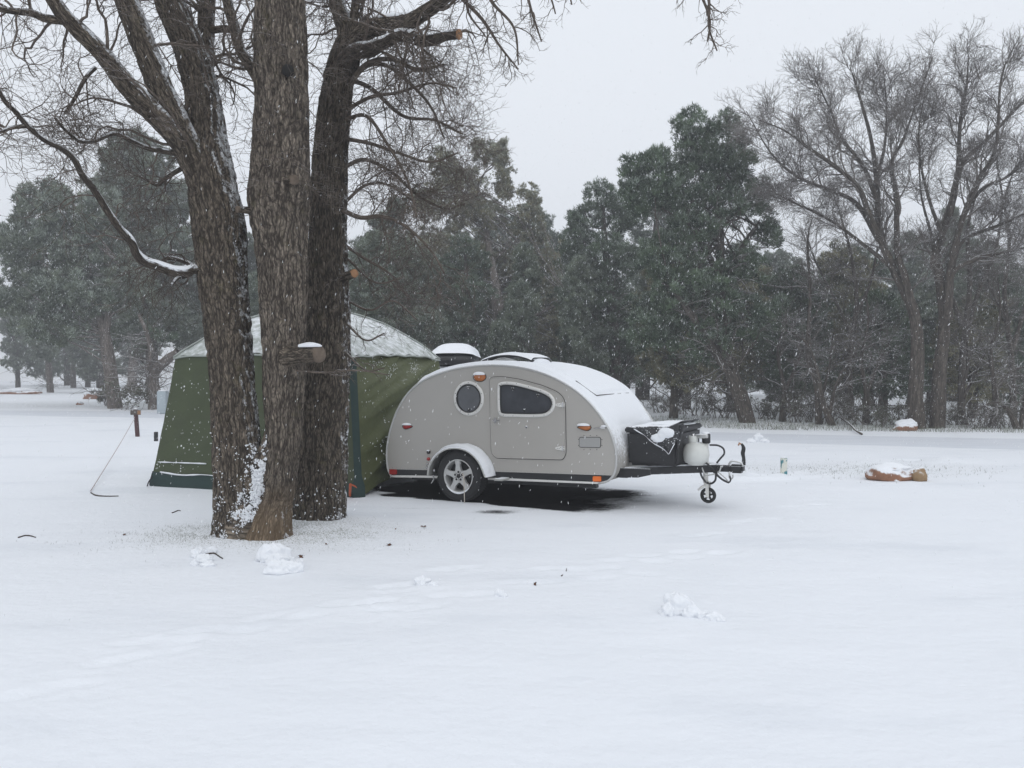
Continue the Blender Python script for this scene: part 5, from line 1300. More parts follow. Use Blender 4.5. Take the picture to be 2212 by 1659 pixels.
C1 = conifer('pinyon_pine', 'hazy grey-green pine behind the oak trunks, left of the juniper', (850, 872), [[(850, 875, 14, 0), (845, 700, 10, 0), (840, 520, 5, 0)]],
    [(860, 450, 30, 30), (835, 500, 50, 45), (800, 560, 60, 60), (870, 590, 60, 70), (820, 670, 90, 70), (840, 780, 100, 70, .8), (740, 620, 50, 70, .8)], M['frosted'], M['far_bark'], seed=5, frost=.38, tuft=.15, wid=.036, rc=.32)
# left group
LG = conifer('pinyon_pine', 'large frosted pinyon at the far left, spreading grey-green crown over a pale leaning trunk', (250, 882),
    [[(250, 887, 15, 0), (242, 830, 14, 0), (234, 770, 13, 0), (226, 720, 11, 0), (205, 660, 8, 0), (170, 600, 5, 0)], [(228, 725, 8, 0), (240, 640, 7, 0), (260, 560, 5, 0)]],
    [(95, 415, 40, 28), (70, 460, 50, 45), (130, 450, 55, 50), (40, 520, 60, 50), (120, 530, 85, 60), (210, 470, 70, 60), (200, 560, 90, 60), (60, 600, 70, 60), (160, 640, 100, 60), (30, 660, 40, 50, .7), (110, 710, 80, 40, .7), (270, 620, 60, 70)], M['frosted'], M['grey_bark'], seed=6, frost=.52, tuft=.15, wid=.036, rc=.33)
LG2 = conifer('pinyon_pine', 'tall rounded pine rising behind the left-hand group, half hidden by the oak limbs', (330, 872),
    [[(330, 876, 14, 0), (325, 700, 11, 0), (300, 500, 8, 0), (290, 330, 4, 0)]],
    [(285, 310, 50, 36), (250, 350, 45, 40), (320, 360, 55, 50), (230, 410, 60, 40), (300, 430, 90, 60), (380, 440, 50, 60), (290, 510, 100, 60), (370, 540, 70, 70), (330, 620, 90, 60), (380, 690, 80, 60), (300, 720, 80, 50, .7)], M['frosted'], M['far_bark'], seed=7, frost=.5, tuft=.17, wid=.042, rc=.36)
LG3 = conifer('dead_juniper', 'weathered pale juniper stump with a thick bare limb leaning right, behind the tent corner', (335, 884),
    [[(336, 890, 15, -.1), (334, 850, 13, -.1), (330, 820, 12, -.1), (335, 800, 12, -.1), (356, 782, 10, -.2), (385, 760, 8, -.3)], [(330, 850, 10, -.1), (322, 800, 7, -.1), (326, 760, 6, 0), (318, 720, 5, 0), (300, 680, 3, .1)], [(322, 805, 5, -.1), (315, 795, 4, -.2), (305, 792, 3, -.3)]],
    [(345, 730, 30, 20, .3)], M['pinyon'], M['grey_bark'], seed=8, frost=.2, limbs=False)
# thick dark trees filling the right-hand wood
dk = [((1455, 905), [(1455, 600, 60, 60), (1450, 700, 80, 80), (1470, 790, 70, 50, .6)], 10, 'shaded low pine filling the gap left of the leaning trunk'),
      ((1720, 900), [(1715, 640, 50, 60), (1710, 720, 75, 70), (1730, 800, 70, 50, .8)], 11, 'dark pine directly right of the leaning trunk, under the bare crown'),
      ((1830, 895), [(1815, 580, 42, 46), (1840, 640, 60, 50), (1840, 720, 70, 60), (1830, 800, 80, 50, .8)], 12, 'rounded pale-topped pine seen through the left bare tree'),
      ((1905, 905), [(1905, 690, 55, 55), (1920, 770, 75, 60), (1900, 830, 60, 30, .6)], 13, 'dark evergreen just left of the twin bare trunks'),
      ((2100, 905), [(2100, 700, 60, 55), (2100, 780, 70, 55), (2110, 840, 60, 30, .6)], 14, 'dark evergreen just right of the bare trunks'),
      ((2185, 890), [(2150, 600, 42, 46), (2190, 660, 60, 60), (2180, 750, 70, 70), (2190, 830, 60, 35, .7)], 15, 'evergreen at the right edge of the wood with a rounded hazy top'),
      ((1580, 890), [(1640, 640, 50, 50), (1600, 760, 80, 60, .8), (1560, 820, 60, 36, .6)], 16, 'scrubby evergreen behind the leaning trunk'),
      ((2010, 885), [(2000, 720, 60, 60), (2010, 800, 70, 50)], 17, 'dark evergreen standing behind the twin bare trunks'),
      ((1200, 880), [(1200, 740, 60, 60, .8), (1190, 820, 60, 45, .7)], 18, 'low evergreen behind the trailer roof, right of the pale juniper trunk')]
dk = [(bs, [(u, v, ru + 16, rv + 10) + tuple(x) for (u, v, ru, rv, *x) in bl_], sd_, lab) for bs, bl_, sd_, lab in dk]
for bs, bl_, sd_, lab in dk:
    u, v = bs; conifer('evergreen_tree', lab, bs, [[(u, v + 4, 11, 0), (u + 3, v - 80, 9, 0), (bl_[0][0], bl_[0][1], 4, 0)]], bl_, M['pinyon'] if sd_ % 2 else M['juniper'], M['far_bark'], seed=sd_, frost=.34, dens=.9, tuft=.13, wid=.030, rc=.3)

# ---- bare cottonwood-like trees on the right
bare_spec = [dict(k=21, t0=.22, t1=1, ang=(.35, 1.0), ln=(.8, 2.1), n2=12, wig=.17, bias=(0, 0, .035), rr=.5, rmin=.012, rmax=.032, sides=5, taper=.25),
             dict(k=8, t0=.15, t1=1, ang=(.4, .9), ln=(.5, 1.3), n2=8, wig=.16, bias=(0, 0, .02), rr=.6, rmin=.0075, rmax=.014, sides=3, taper=.4),
             dict(k=7, t0=.1, t1=1, ang=(.4, .9), ln=(.25, .7), n2=5, wig=.2, bias=(0, 0, .01), rr=.7, rmin=.0042, rmax=.007, sides=3, taper=.5),
             dict(k=2, t0=.2, t1=1, ang=(.4, .9), ln=(.12, .3), n2=3, wig=.15, rr=.8, rmin=.0034, rmax=.005, sides=3, taper=.6)]
def bare(name, label, base, stems, spec, dY=None, mat=None, hwk=1.0):
    bp = G(*base); Y = bp[1]; root = empty(name, tuple(bp), label, 'tree'); acc = Acc(); tp = []
    for st in stems: tp.append(bark_tube(acc, [(u, v, hw * hwk, Y + dy) for (u, v, hw, dy) in st], step=.10, sides=10, amp=.010))
    link('trunk', acc.mesh('trunk'), mat or M['far_bark'], root)
    acc = Acc(); grow(acc, to_paths([(Q[len(Q) // 6:], R[len(Q) // 6:]) for Q, R in tp], 24), spec); link('twigs', acc.mesh('twigs'), M['far_twig'], root)
    return root
def stem(pts, h0, h1, d0=0, d1=0): n = len(pts) - 1; h1 = h1 * .45; return [(x, y, h0 + (h1 - h0) * (i / n) ** .8, d0 + (d1 - d0) * i / n) for i, (x, y) in enumerate(pts)]
bare('bare_tree', 'big leafless tree with upright fan of twigs, left of the two on the right', (1982, 927), [
    stem([(1982, 935), (1978, 860), (1982, 760), (1975, 680), (1950, 620), (1925, 570), (1900, 500), (1894, 391), (1880, 294), (1849, 183), (1835, 140)], 19, 2, 0, .3),
    stem([(1975, 680), (1955, 600), (1939, 540), (1936, 425), (1925, 356), (1950, 304), (1974, 238), (2015, 124)], 10, 2, 0, -.5),
    stem([(1925, 570), (1880, 470), (1856, 408), (1814, 367), (1749, 321), (1697, 283), (1638, 259)], 9, 2, 0, -1.2),
    stem([(1900, 520), (1850, 440), (1790, 410), (1720, 380), (1665, 330), (1612, 240)], 7, 2, 0, .8),
    stem([(1894, 430), (1865, 360), (1820, 300), (1790, 230), (1760, 170)], 6, 2, 0, .5),
    stem([(1890, 400), (1910, 320), (1915, 240), (1908, 150)], 5, 1.5, 0, 1.0),
    stem([(1930, 580), (1880, 540), (1800, 480), (1720, 440), (1660, 410)], 6, 2, 0, .4)], bare_spec)
bare('bare_tree', 'big leafless tree leaning right out of the frame, right one of the two', (2026, 926), [
    stem([(2024, 934), (2030, 800), (2040, 700), (2030, 600), (2019, 557), (2050, 460), (2078, 356), (2130, 304), (2212, 217), (2270, 160)], 17, 3, 0, .4),
    stem([(2045, 690), (2050, 620), (2057, 564), (2078, 477), (2112, 391), (2150, 320), (2164, 165), (2202, 79)], 12, 2, 0, -.6),
    stem([(2050, 470), (2068, 380), (2074, 269), (2088, 183), (2092, 120)], 8, 2, 0, .7),
    stem([(2050, 640), (2060, 588), (2112, 560), (2164, 547), (2212, 536), (2290, 520)], 7, 3, 0, -1.2),
    stem([(2050, 600), (2078, 522), (2147, 491), (2212, 463), (2290, 430)], 7, 3, 0, .5),
    stem([(2078, 470), (2120, 410), (2180, 380), (2240, 330)], 6, 2, 0, -1.0),
    stem([(2040, 520), (2010, 440), (1990, 360), (1985, 280), (2000, 190)], 5, 1.5, 0, -.5)], bare_spec)
bs2 = [dict(bare_spec[0], k=13, ln=(.7, 1.8), rmax=.022)] + bare_spec[1:3]
bare('bare_tree', 'thinner leafless tree with several upright stems, behind and between the two big ones', (2075, 912), [
    stem([(2075, 918), (2080, 760), (2095, 620), (2090, 500), (2110, 400), (2105, 300)], 9, 2), stem([(2080, 760), (2110, 640), (2150, 540), (2170, 430), (2200, 340)], 6, 2, 0, .5), stem([(2078, 700), (2040, 600), (2010, 500), (1990, 420), (1985, 330)], 6, 2, 0, -.5)], bs2)
bare('bare_tree', 'thin leafless tree among the pines, left of the big bare fan', (1840, 908), [
    stem([(1840, 914), (1835, 780), (1850, 660), (1840, 560), (1820, 480), (1800, 420)], 8, 2), stem([(1838, 720), (1800, 640), (1760, 560), (1740, 500)], 5, 2, 0, .4), stem([(1845, 690), (1880, 610), (1900, 520), (1930, 450)], 5, 2, 0, -.4)], bs2)
bare('bare_tree', 'leafless tree crowding the right edge of the frame behind the leaning one', (2190, 908), [
    stem([(2190, 914), (2185, 780), (2170, 640), (2180, 520), (2165, 420), (2150, 340)], 8, 2), stem([(2186, 760), (2220, 640), (2240, 520), (2235, 420)], 6, 2, 0, .4), stem([(2180, 700), (2140, 620), (2120, 560)], 5, 2, 0, -.4)], bs2)
thk = [dict(k=10, t0=.2, t1=1, ang=(.5, 1.2), ln=(.7, 1.8), n2=10, wig=.17, bias=(0, 0, .01), rr=.5, rmin=.010, rmax=.022, sides=4, taper=.3), dict(bare_spec[1], k=6), dict(bare_spec[2], k=4)]
for (bu, bv, sts, lab) in (
    (1770, 918, [[(1770, 922), (1765, 840), (1745, 760), (1750, 640), (1745, 520), (1755, 470)], [(1768, 880), (1790, 800), (1800, 720)]], 'thin bare tree with a forked top in front of the pines'),
    (1805, 920, [[(1800, 924), (1775, 860), (1765, 800), (1740, 740), (1690, 710)], [(1790, 900), (1810, 820), (1850, 760)]], 'snow-dusted crooked bare sapling at the wood edge'),
    (1870, 918, [[(1870, 922), (1872, 850), (1860, 780), (1875, 700), (1870, 620)], [(1872, 850), (1900, 780), (1925, 730)]], 'slim bare sapling left of the twin bare trunks'),
    (2145, 922, [[(2145, 926), (2150, 850), (2140, 760), (2160, 680), (2155, 600)], [(2150, 840), (2190, 800), (2240, 790)]], 'bare sapling with long side limb near the right edge'),
    (2085, 920, [[(2085, 924), (2075, 860), (2090, 790), (2085, 700)], [(2080, 860), (2110, 800), (2140, 740)]], 'slender bare sapling between the big trunks and the right edge'),
    (1690, 912, [[(1690, 916), (1694, 840), (1680, 760), (1700, 690)], [(1694, 850), (1720, 790), (1740, 740)]], 'bare sapling just right of the leaning pine'),
    (2200, 928, [[(2200, 932), (2180, 890), (2150, 870), (2100, 890)], [(2205, 930), (2212, 860), (2220, 780)]], 'low bare thicket bush at the right edge')):
    bare('bare_sapling', lab, (bu, bv), [stem(s_, 9 if k == 0 else 5, 2, 0, .2 * k) for k, s_ in enumerate(sts)], thk)

# ---- rows of trees further back (copies)
def clone(root, loc, rz, sc, label=None, group=None, name=None):
    c = root.copy(); C.objects.link(c); c.location = loc; c.rotation_euler = (0, 0, rz); c.scale = (sc[0], sc[0], sc[1])
    if label: c['label'] = label
    if group: c['group'] = group
    if name: c.name = name
    for ch in root.children:
        d = ch.copy(); C.objects.link(d); d.parent = c
        if 'label' in d: del d['label']
    return c
rr = np.random.default_rng(21)
protos = [(P2, 7.3), (LG2, 12.4), (C1, 9.4), (LG, 9.6)]
def row(x0, x1, step, Ya, Yb, label, group, smin, smax, pr_=protos):
    x = x0
    while x < x1:
        p, hh_ = pr_[rr.integers(len(pr_))]; sz = rr.uniform(smin, smax) / hh_
        clone(p, (x + rr.uniform(-.8, .8), rr.uniform(Ya, Yb), -.05), rr.uniform(0, 6.28), (max(.55, sz) * rr.uniform(.9, 1.25), sz), label, group); x += step * rr.uniform(.7, 1.3)
row(-9, 34, 2.3, 31, 38, 'evergreen in the dim second rank of the wood, behind the front pines', 'second rank of evergreens', 5.0, 6.8)
row(-16, 52, 2.8, 44, 56, 'distant evergreen blurred by falling snow at the back of the wood', 'back rank of evergreens', 7.5, 10.0)
row(-95, 70, 4.2, 78, 96, 'low misty evergreen at the very back, its branches reaching the snow', 'misty evergreens at the very back', 7.0, 10.5, [(P2, 7.3)])
row(-70, -14, 2.9, 60, 80, 'far evergreen fading into snowfall across the clearing', 'far evergreens across the clearing', 7.5, 11)
# ================================================================== SMALL THINGS
# leafy brush along the wood edge
def shrub(u, v, w_, h_, label, seed, group, leaf=.045, dens=1.0):
    bp = G(u, v); Y = bp[1]; r = np.random.default_rng(seed); root = empty('brush_shrub', tuple(bp), label, 'shrub', group)
    W2, H2 = w_ * Y / 1805, h_ * Y / 1805; acc = Acc(); n = 9
    d = nrm(np.stack([r.normal(size=n) * .5, r.normal(size=n) * .4, np.ones(n)], -1)); P = np.zeros((n, 8, 3)); P[:, 0] = bp + r.normal(size=(n, 3)) * np.array([W2 * .3, .15, 0])
    for j in range(1, 8):
        P[:, j] = P[:, j - 1] + d * (H2 / 7); d = nrm(d + r.normal(size=(n, 3)) * .2)
    R = np.linspace(.014, .005, 8)[None].repeat(n, 0); acc.tubes(P, R, 4)
    P2, R2 = spawn(P, R, 7, .2, 1, (.4, 1), (H2 * .25, H2 * .6), 6, .2, (0, 0, .02), .7, .004, .008); acc.tubes(P2, R2, 3)
    P3_, R3_ = spawn(P2, R2, 5, .2, 1, (.4, 1), (H2 * .12, H2 * .3), 4, .2, (0, 0, .02), .7, .004, .005); acc.tubes(P3_, R3_, 3)
    link('stems', acc.mesh('stems'), M['far_twig'], root)
    c = P3_[:, 1:].reshape(-1, 3); c = c[r.random(len(c)) < .55 * dens]; n = len(c)
    bd = nrm(r.normal(size=(n, 3)) + np.array([0, 0, .5])); sd_ = nrm(np.cross(bd, r.normal(size=(n, 3)))) * leaf * .35
    tri = np.stack([c, c + bd * leaf * .5 + sd_, c + bd * leaf, c + bd * leaf * .5 - sd_], 1)
    link('leaves', np_mesh('leaves', tri.reshape(-1, 3), np.arange(n * 4).reshape(-1, 4), {'tone': np.repeat(r.random(n), 4), 'frost': np.repeat(np.clip(r.normal(size=n) * .5 - .25, 0, .9), 4)}), M['shrub'], root, smooth=False)
rr = np.random.default_rng(5); us = np.concatenate([np.linspace(1415, 1780, 14), np.linspace(1800, 2215, 13)])
for i, u in enumerate(us):
    v = np.interp(u, [1400, 1620, 1900, 2212], [890, 908, 920, 926]) + rr.uniform(-9, 3)
    shrub(u + rr.uniform(-8, 8), v, rr.uniform(20, 40), rr.uniform(32, 78), 'scrubby half-bare shrub at the snowy edge of the wood', 40 + i, 'scrub along the wood edge', dens=rr.uniform(.4, 1.3))
shrub(268, 884, 60, 60, 'dark bushy shrub at the foot of the pale leaning trunk on the left', 90, None, .09, 2.2)
shrub(225, 878, 45, 38, 'low snow-flecked bush beside the snow-capped rock on the left', 91, None, .09, 2.0)
# rocks
M['rock'] = simple('red_brown_rock', (0.27, 0.135, 0.08), .85, nv=.4, nscale=12, snow=(.25, .6, 9, .6), bumpy=.5)
M['rock2'] = simple('tan_rock', (0.30, 0.20, 0.11), .85, nv=.3, nscale=12, snow=(.5, .8, 9, .3), bumpy=.5)
def rock(name, u, v, rx, ry, rz, mat, label, seed, snow_rz=0, cat='rock', group=None, snow_off=(0, 0), kw={}):
    p = G(u, v); root = empty(name, (p[0], p[1], 0), label, cat, group)
    me = blob_me('stone', rx, ry, rz, (p[0], p[1], rz * .25), 34, .35, 1.7, seed); link('stone', me, mat, root)
    if snow_rz: link('snow_cap', blob_me('snow_cap', rx * .86, ry * .9, snow_rz, (p[0] + snow_off[0], p[1] + snow_off[1], rz * .78), 34, .35, 2.2, seed + 1), M['snow'], root)
    return root
rock('boulder', 1925, 1035, .35, .26, .20, M['rock'], 'low red-brown boulder mostly covered in snow, in the open at the right', 3, .05, snow_off=(.02, .05))
rock('boulder', 1985, 1038, .115, .12, .15, M['rock2'], 'small tan stone touching the right end of the low boulder', 8, .035, snow_off=(0, .03))
rock('boulder', 1956, 930, .34, .25, .20, M['rock'], 'snow-capped rock at the wood edge left of the twin bare trunks', 12, .16)
rock('boulder', 201, 862, .55, .4, .42, M['rock'], 'rock under a round cap of snow beside the left shrub', 14, .30)
rock('boulder', 45, 851, 1.5, .7, .30, M['rock'], 'long flat snow-covered rock far across the clearing at left', 17, .2)
rock('boulder', 172, 875, .16, .14, .14, M['rock'], 'small snow-dusted stone in front of the left clearing', 19, .07)
def clump(u, v, parts, label, group=None, seed=0, peb=None):
    p = G(u, v); root = empty('snow_clump', (p[0], p[1], 0), label, 'snow clump', group)
    for k, (du, dv, rx, ry, rz) in enumerate(parts):
        q_ = G(u + du, v + dv); link('snow_lump', blob_me('snow_lump', rx * 1.05, ry, rz * 1.35, (q_[0], q_[1], rz * .3 + gz(q_[0], q_[1])), 64, .5, 2.2, seed + k * 3), M['snow'], root)
    return root
clump(1480, 1330, [(-14, -2, .10, .07, .085), (-38, 2, .05, .05, .045), (14, 4, .07, .045, .045), (38, 8, .04, .03, .03), (62, 12, .055, .03, .03), (78, 14, .03, .025, .02)], 'lumpy kicked-up snow clod in the open foreground, the largest one at right', seed=2)
clump(918, 1268, [(-6, 0, .055, .045, .04), (16, 4, .04, .03, .02)], 'small snow clod left of centre below the trailer wheel', seed=30)
clump(1080, 1295, [(0, 0, .04, .03, .03), (10, 2, .02, .02, .015)], 'tiny snow clod right of the small one, in the foreground', seed=40)
clump(610, 1225, [(-20, -12, .13, .09, .085), (-10, 14, .10, .07, .06), (18, 12, .09, .06, .05), (36, 4, .04, .05, .045), (-5, -2, .12, .08, .05)], 'snow-buried stones right in front of the twin-stemmed oak', seed=50)
clump(440, 1215, [(-14, -8, .045, .05, .05), (-20, 8, .03, .03, .03), (0, 0, .07, .05, .035), (16, -16, .05, .03, .03), (10, 10, .06, .04, .025)], 'broken lumps of snow left of the oak foot', seed=60)
clump(1638, 950, [(0, 0, .16, .1, .10), (14, 3, .1, .08, .05), (-16, 3, .10, .08, .05)], 'pale heap of snow just behind the gas cylinder', seed=70)
# posts
M['redpost'] = simple('dark_red_brown_post', (0.075, 0.035, 0.035), .8, snow=(.7, .9, 20, .2))
M['signwood'] = simple('weathered_sign_board', (0.09, 0.075, 0.065), .8, nv=.5, nscale=14, snow=(.6, .9, 20, .3))
pb = G(297, 941); sp = empty('site_post', tuple(pb), 'short dark red post with a small crossboard, standing left of the tent', 'post')
Y = pb[1]; hp = at(293, 884, Y)[2]
bm = box_bm(-.042, .042, -.042, .042, -.05, hp)
for v_ in bm.verts: v_.co.x -= .045 * (v_.co.z / hp)
from_bm('post', bm, M['redpost'], sp, bevel=.006)
bm = box_bm(-.15, .11, -.065, -.045, hp - .14, hp - .02); from_bm('crossboard', bm, M['signwood'], sp, bevel=.005)
o = from_bm('board_end', box_bm(.03, .115, -.072, -.066, hp - .13, hp - .03), M['cutwood'], sp, bevel=.004)
link('snow_cap', blob_me('snow_cap', .05, .05, .02, (-.045, 0, hp + .004), 14, .15, 1, 2), M['snow'], sp, world=False)
gb = G(196, 1062); top_ = at(290, 905, Y - .05)
M['cord'] = simple('pale_pink_cord', (.42, .34, .33), .8)
tag(tube('guy_cord', [gb + np.array([0, 0, .01]), gb * .5 + top_ * .5 + np.array([0, 0, -.02]), top_], .006, M['cord'], None, 5), 'thin pale cord stretched from the short red post to the ground at left', 'cord')
pb = G(337, 951); o = empty('pipe_stub', tuple(pb), 'short black pipe stub standing in the snow by the tent corner', 'pipe')
hh = at(337, 933, pb[1])[2]; lathe('pipe', [(.0001, hh), (.042, hh - .002), (.047, hh - .01), (.047, -.05)], M['blackp'], o, 16)
link('snow_cap', blob_me('snow_cap', .035, .035, .02, (0, 0, hh + .005), 12, .3, 2, 2), M['snow'], o, world=False)
pb = G(352, 893); M['utility'] = simple('pale_blue_grey_box', (.40, .46, .49), .5, nv=.05)
o = empty('utility_box', tuple(pb), 'pale blue-grey utility pedestal just showing past the tent corner', 'utility box'); hh = at(352, 845, pb[1])[2]
from_bm('cabinet', box_bm(-.18, .18, -.14, .14, 0, hh), M['utility'], o, bevel=.02); from_bm('cabinet_door', box_bm(-.14, .14, -.152, -.139, .12, hh - .08), M['utility'], o, bevel=.005)
link('snow_cap', blob_me('snow_cap', .18, .14, .035, (0, 0, hh + .008), 20, .1, 1, 2), M['snow'], o, world=False)
# white marker post with worn blue paint
pb = G(1693, 1025); hh = at(1693, 989, pb[1])[2]
m, t, b = new_mat('white_post_with_worn_blue'); pos = N(t, 'ShaderNodeTexCoord').outputs['Object']
f = ramp(t, noise(t, mapping(t, pos, (1, 1, .6)), 16, 3, .6), .50, .58); L_(t, mixc(t, f, (.70, .70, .62), (.07, .24, .27)), b.inputs['Base Color']); M['mpost'] = m
o = empty('marker_post', tuple(pb), 'stubby white post with worn teal paint, out in the snow beyond the coupler', 'post')
from_bm('post', box_bm(-.048, .048, -.03, .03, -.05, hh), M['mpost'], o, bevel=.006)
link('snow_cap', blob_me('snow_cap', .05, .032, .012, (0, 0, hh + .002), 12, .2, 1, 2), M['snow'], o, world=False)
# water spigot wrapped in black insulation
pb = G(1605, 1004); Y = pb[1]; o = empty('water_spigot', tuple(pb), 'black-wrapped standpipe with brass tap, just beyond the trailer coupler', 'standpipe')
hh = at(1604, 962, Y)[2]
M['wrap'] = simple('black_pipe_wrap', (0.013, 0.013, 0.014), .75, nv=.5, nscale=30, snow=(.8, 1, 30, .3), bumpy=1.0, bscale=35)
tube('wrapped_pipe', [(.01, 0, -.05), (.012, 0, .1), (-.004, 0, .2), (.008, 0, hh * .8), (0, 0, hh - .02), (-.03, 0, hh + .03)], [.032, .034, .030, .036, .034, .018], M['wrap'], o, 14, 30)
M['brass'] = simple('tarnished_brass', (.38, .19, .09), .45, .5, nv=.4, nscale=40)
tube('tap', [(-.02, 0, hh + .01), (-.055, 0, hh + .03), (-.075, 0, hh + .02), (-.08, 0, hh - .005)], .013, M['brass'], o, 8)
tube('tap_handle', [(-.075, -.025, hh + .045), (-.065, .025, hh + .05)], .008, M['brass'], o, 6)
# fallen sticks
M['stick'] = simple('fallen_stick', (.06, .045, .035), .9, snow=(.8, 1.0, 30, .4))
for (pts, r_, lab) in (([(197, 1064), (207, 1070), (225, 1072), (256, 1072)], .012, 'dark bent stick lying where the pale cord meets the ground'), ([(40, 1158), (52, 1154), (64, 1154), (77, 1158)], .009, 'short curved stick on the snow near the left edge'),
                     ([(445, 1204), (462, 1202), (474, 1207), (481, 1211)], .009, 'small stick among the snow lumps at the oak foot'), ([(372, 1108), (385, 1103), (390, 1104)], .008, 'dark chip of wood left of the oak'), ([(1213, 1248), (1222, 1236), (1224, 1233)], .006, 'thin twig end on the snow below the trailer door')):
    P_ = []
    for u, v in pts: g_ = G(u, v); P_.append(g_ + np.array([0, 0, gz(g_[0], g_[1]) + r_ * .6]))
    tag(tube('fallen_stick', P_, [r_, r_, r_ * .5], M['stick'], None, 6), lab, 'stick')
tag(tube('fallen_branch', [G(1800, 905) + np.array([0, 0, .2]), G(1832, 925) + np.array([0, 0, .15]), G(1850, 935) + np.array([0, 0, .05]), G(1862, 938)], .025, M['stick'], None, 6), 'fallen dark branch lying at the wood edge in front of the saplings', 'branch')
# oak leaves on the snow
M['leaf'] = simple('dead_oak_leaf', (.23, .10, .05), .8, nv=.3)
rr = np.random.default_rng(9)
lv = [(620, 1192), (650, 1208), (705, 1182), (855, 1145), (270, 1157), (1157, 1270), (840, 1180), (915, 1140)]
for k, (u, v) in enumerate(lv):
    g_ = G(u, v); s_ = rr.uniform(.009, .020); a = rr.uniform(0, 6); pts = []
    for i in range(14):
        th = i / 14 * 6.283; rad = s_ * (1 + .35 * math.sin(th * 5)); pts.append((rad * 1.6 * math.cos(th), rad * math.sin(th), s_ * .5 + .4 * s_ * math.sin(th * 2 + a)))
    bm = bmesh.new(); vs = [bm.verts.new(p_) for p_ in pts]; c0 = bm.verts.new((0, 0, s_ * .2))
    for i in range(14): bm.faces.new((vs[i], vs[(i + 1) % 14], c0))
    bmesh.ops.solidify(bm, geom=bm.faces[:], thickness=.001)
    me = bpy.data.meshes.new('oak_leaf'); bm.to_mesh(me); bm.free()
    o = link('oak_leaf', me, M['leaf']); o.location = (g_[0], g_[1], gz(g_[0], g_[1]) + .004); o.rotation_euler = (rr.uniform(-.5, .5), rr.uniform(-.5, .5), a)
    tag(o, 'curled brown oak leaf lying on the snow near the oaks', 'leaf', 'dead oak leaves on the snow')
# grass tips poking through the thin snow
def grass(name, n, cx, cy, sx, sy, hmin, hmax, wd, seed, label=None):
    r = np.random.default_rng(seed); p = np.stack([cx + r.normal(size=n) * sx, cy + r.normal(size=n) * sy], -1)
    keep = vnoise(np.stack([p[:, 0] * 4, p[:, 1] * 6, p[:, 0] * 0], -1)) > .42; p = p[keep]; n = len(p)
    z = np.array([gz(a, b_) for a, b_ in p]); b0 = np.stack([p[:, 0], p[:, 1], z - .004], -1)
    d = nrm(r.normal(size=(n, 3)) * .5 + np.array([0, 0, 1.])); ln_ = r.uniform(hmin, hmax, n)[:, None]; a = r.uniform(0, 6.28, n); s_ = np.stack([np.cos(a), np.sin(a), a * 0], -1) * wd
    V = np.stack([b0 - s_, b0 + s_, b0 + d * ln_], 1).reshape(-1, 3)
    me = np_mesh(name, V, np.arange(n * 3).reshape(-1, 3), {'tone': np.repeat(r.random(n), 3), 'frost': np.repeat(np.clip(r.random(n) - .4, 0, .8), 3)})
    return tag(link(name, me, M['shrub'], None, smooth=False), label, 'grass', kind='stuff')
grass('grass_tips', 9000, -2.45, 8.3, .75, .35, .01, .035, .0015, 1, 'thin grass tips poking through the snow round the oak feet')
g_ = G(1880, 1015); grass('grass_tips', 1500, g_[0], g_[1], 1.3, .7, .02, .06, .003, 2, 'sparse dry grass tips in the snow near the boulder')
r = np.random.default_rng(31); n = 16000; xs = r.uniform(2, 20, n); yv = np.interp(xs, farE[:, 0], farE[:, 1]) + r.uniform(.2, 1, n) ** 2 * 6 + .3
z = np.full(n, .0); b0 = np.stack([xs, yv, z - .02], -1); d = nrm(r.normal(size=(n, 3)) * .35 + np.array([0, 0, 1.])); a = r.uniform(0, 6.28, n); s_ = np.stack([np.cos(a), np.sin(a), a * 0], -1) * .007
V = np.stack([b0 - s_, b0 + s_, b0 + d * r.uniform(.04, .20, n)[:, None]], 1).reshape(-1, 3)
tag(link('dry_weeds', np_mesh('dry_weeds', V, np.arange(n * 3).reshape(-1, 3), {'tone': np.repeat(r.random(n), 3), 'frost': np.repeat(np.clip(r.random(n) - .3, 0, .9), 3)}), M['shrub'], None, smooth=False), 'dry weeds and litter on the snowy verge under the wood', 'weeds', kind='stuff')

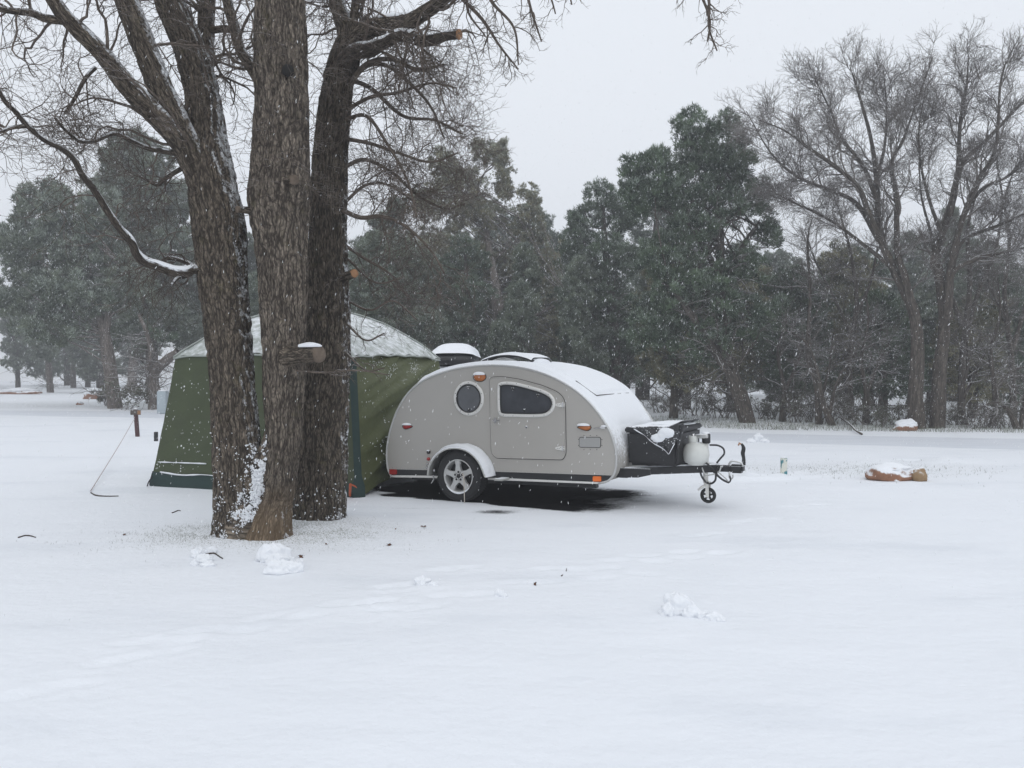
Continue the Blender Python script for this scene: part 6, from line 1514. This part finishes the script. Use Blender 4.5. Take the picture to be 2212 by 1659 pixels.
# ================================================================== FALLING SNOW
r = np.random.default_rng(77); n = 26000
Yd = 3.6 + 23 * r.uniform(0, 1, n) ** .62
X_ = (r.uniform(-.75, .75, n)) * Yd; Z_ = r.uniform(0, 1, n) * np.minimum(9, .9 + Yd * .62)
c = np.stack([X_, Yd, Z_ + .02], -1)
ok = ~((np.abs((c[:, 0] - TC[0]) * Td[0] + (c[:, 1] - TC[1]) * Td[1]) < 2.6) & (((c[:, 0] - TC[0]) * Tn[0] + (c[:, 1] - TC[1]) * Tn[1]) > .1) & (((c[:, 0] - TC[0]) * Tn[0] + (c[:, 1] - TC[1]) * Tn[1]) < 1.9) & (c[:, 2] < 1.8)); c = c[ok]; n = len(c)
oc = np.array([[1, 0, 0], [-1, 0, 0], [0, 1, 0], [0, -1, 0], [0, 0, 1], [0, 0, -1]], float)
fcs = np.array([[0, 2, 4], [2, 1, 4], [1, 3, 4], [3, 0, 4], [2, 0, 5], [1, 2, 5], [3, 1, 5], [0, 3, 5]])
s_ = r.uniform(.5, 1.0, n)[:, None, None] * np.array([.0031, .0031, .0165])
s_ = s_ * np.interp(Yd[ok], [2, 8, 25], [.5, .9, 1.45])[:, None, None]
V = (oc[None] + r.normal(size=(n, 6, 3)) * .18) * s_
an = r.normal(.22, .22, n); x2 = V[..., 0] * np.cos(an)[:, None] + V[..., 2] * np.sin(an)[:, None]; z2 = -V[..., 0] * np.sin(an)[:, None] + V[..., 2] * np.cos(an)[:, None]
V = np.stack([x2, V[..., 1], z2], -1) + c[:, None, :]
m, t, b = new_mat('snowflake'); b.inputs['Base Color'].default_value = (.93, .94, .96, 1); b.inputs['Roughness'].default_value = .9; b.inputs['Subsurface Weight'].default_value = 0
tag(link('falling_snow', np_mesh('falling_snow', V.reshape(-1, 3), (fcs[None] + (np.arange(n) * 6)[:, None, None]).reshape(-1, 3)), m, None, smooth=False), 'wet snowflakes falling through the air', 'snowfall', kind='stuff')

# ================================================================== HAZE
bm = box_bm(-99, 99, -14, 134, -1.6, 16)
hz = from_bm('haze', bm, None, None)
m = bpy.data.materials.new('haze_air'); m.use_nodes = True; t = m.node_tree; t.nodes.clear()
vo = N(t, 'ShaderNodeVolumePrincipled'); vo.inputs['Color'].default_value = (.93, .95, 1, 1); vo.inputs['Density'].default_value = 0.0043; vo.inputs['Anisotropy'].default_value = 0.0
ou = N(t, 'ShaderNodeOutputMaterial'); L_(t, vo.outputs[0], ou.inputs['Volume'])
hz.data.materials.append(m); tag(hz, kind='stuff')
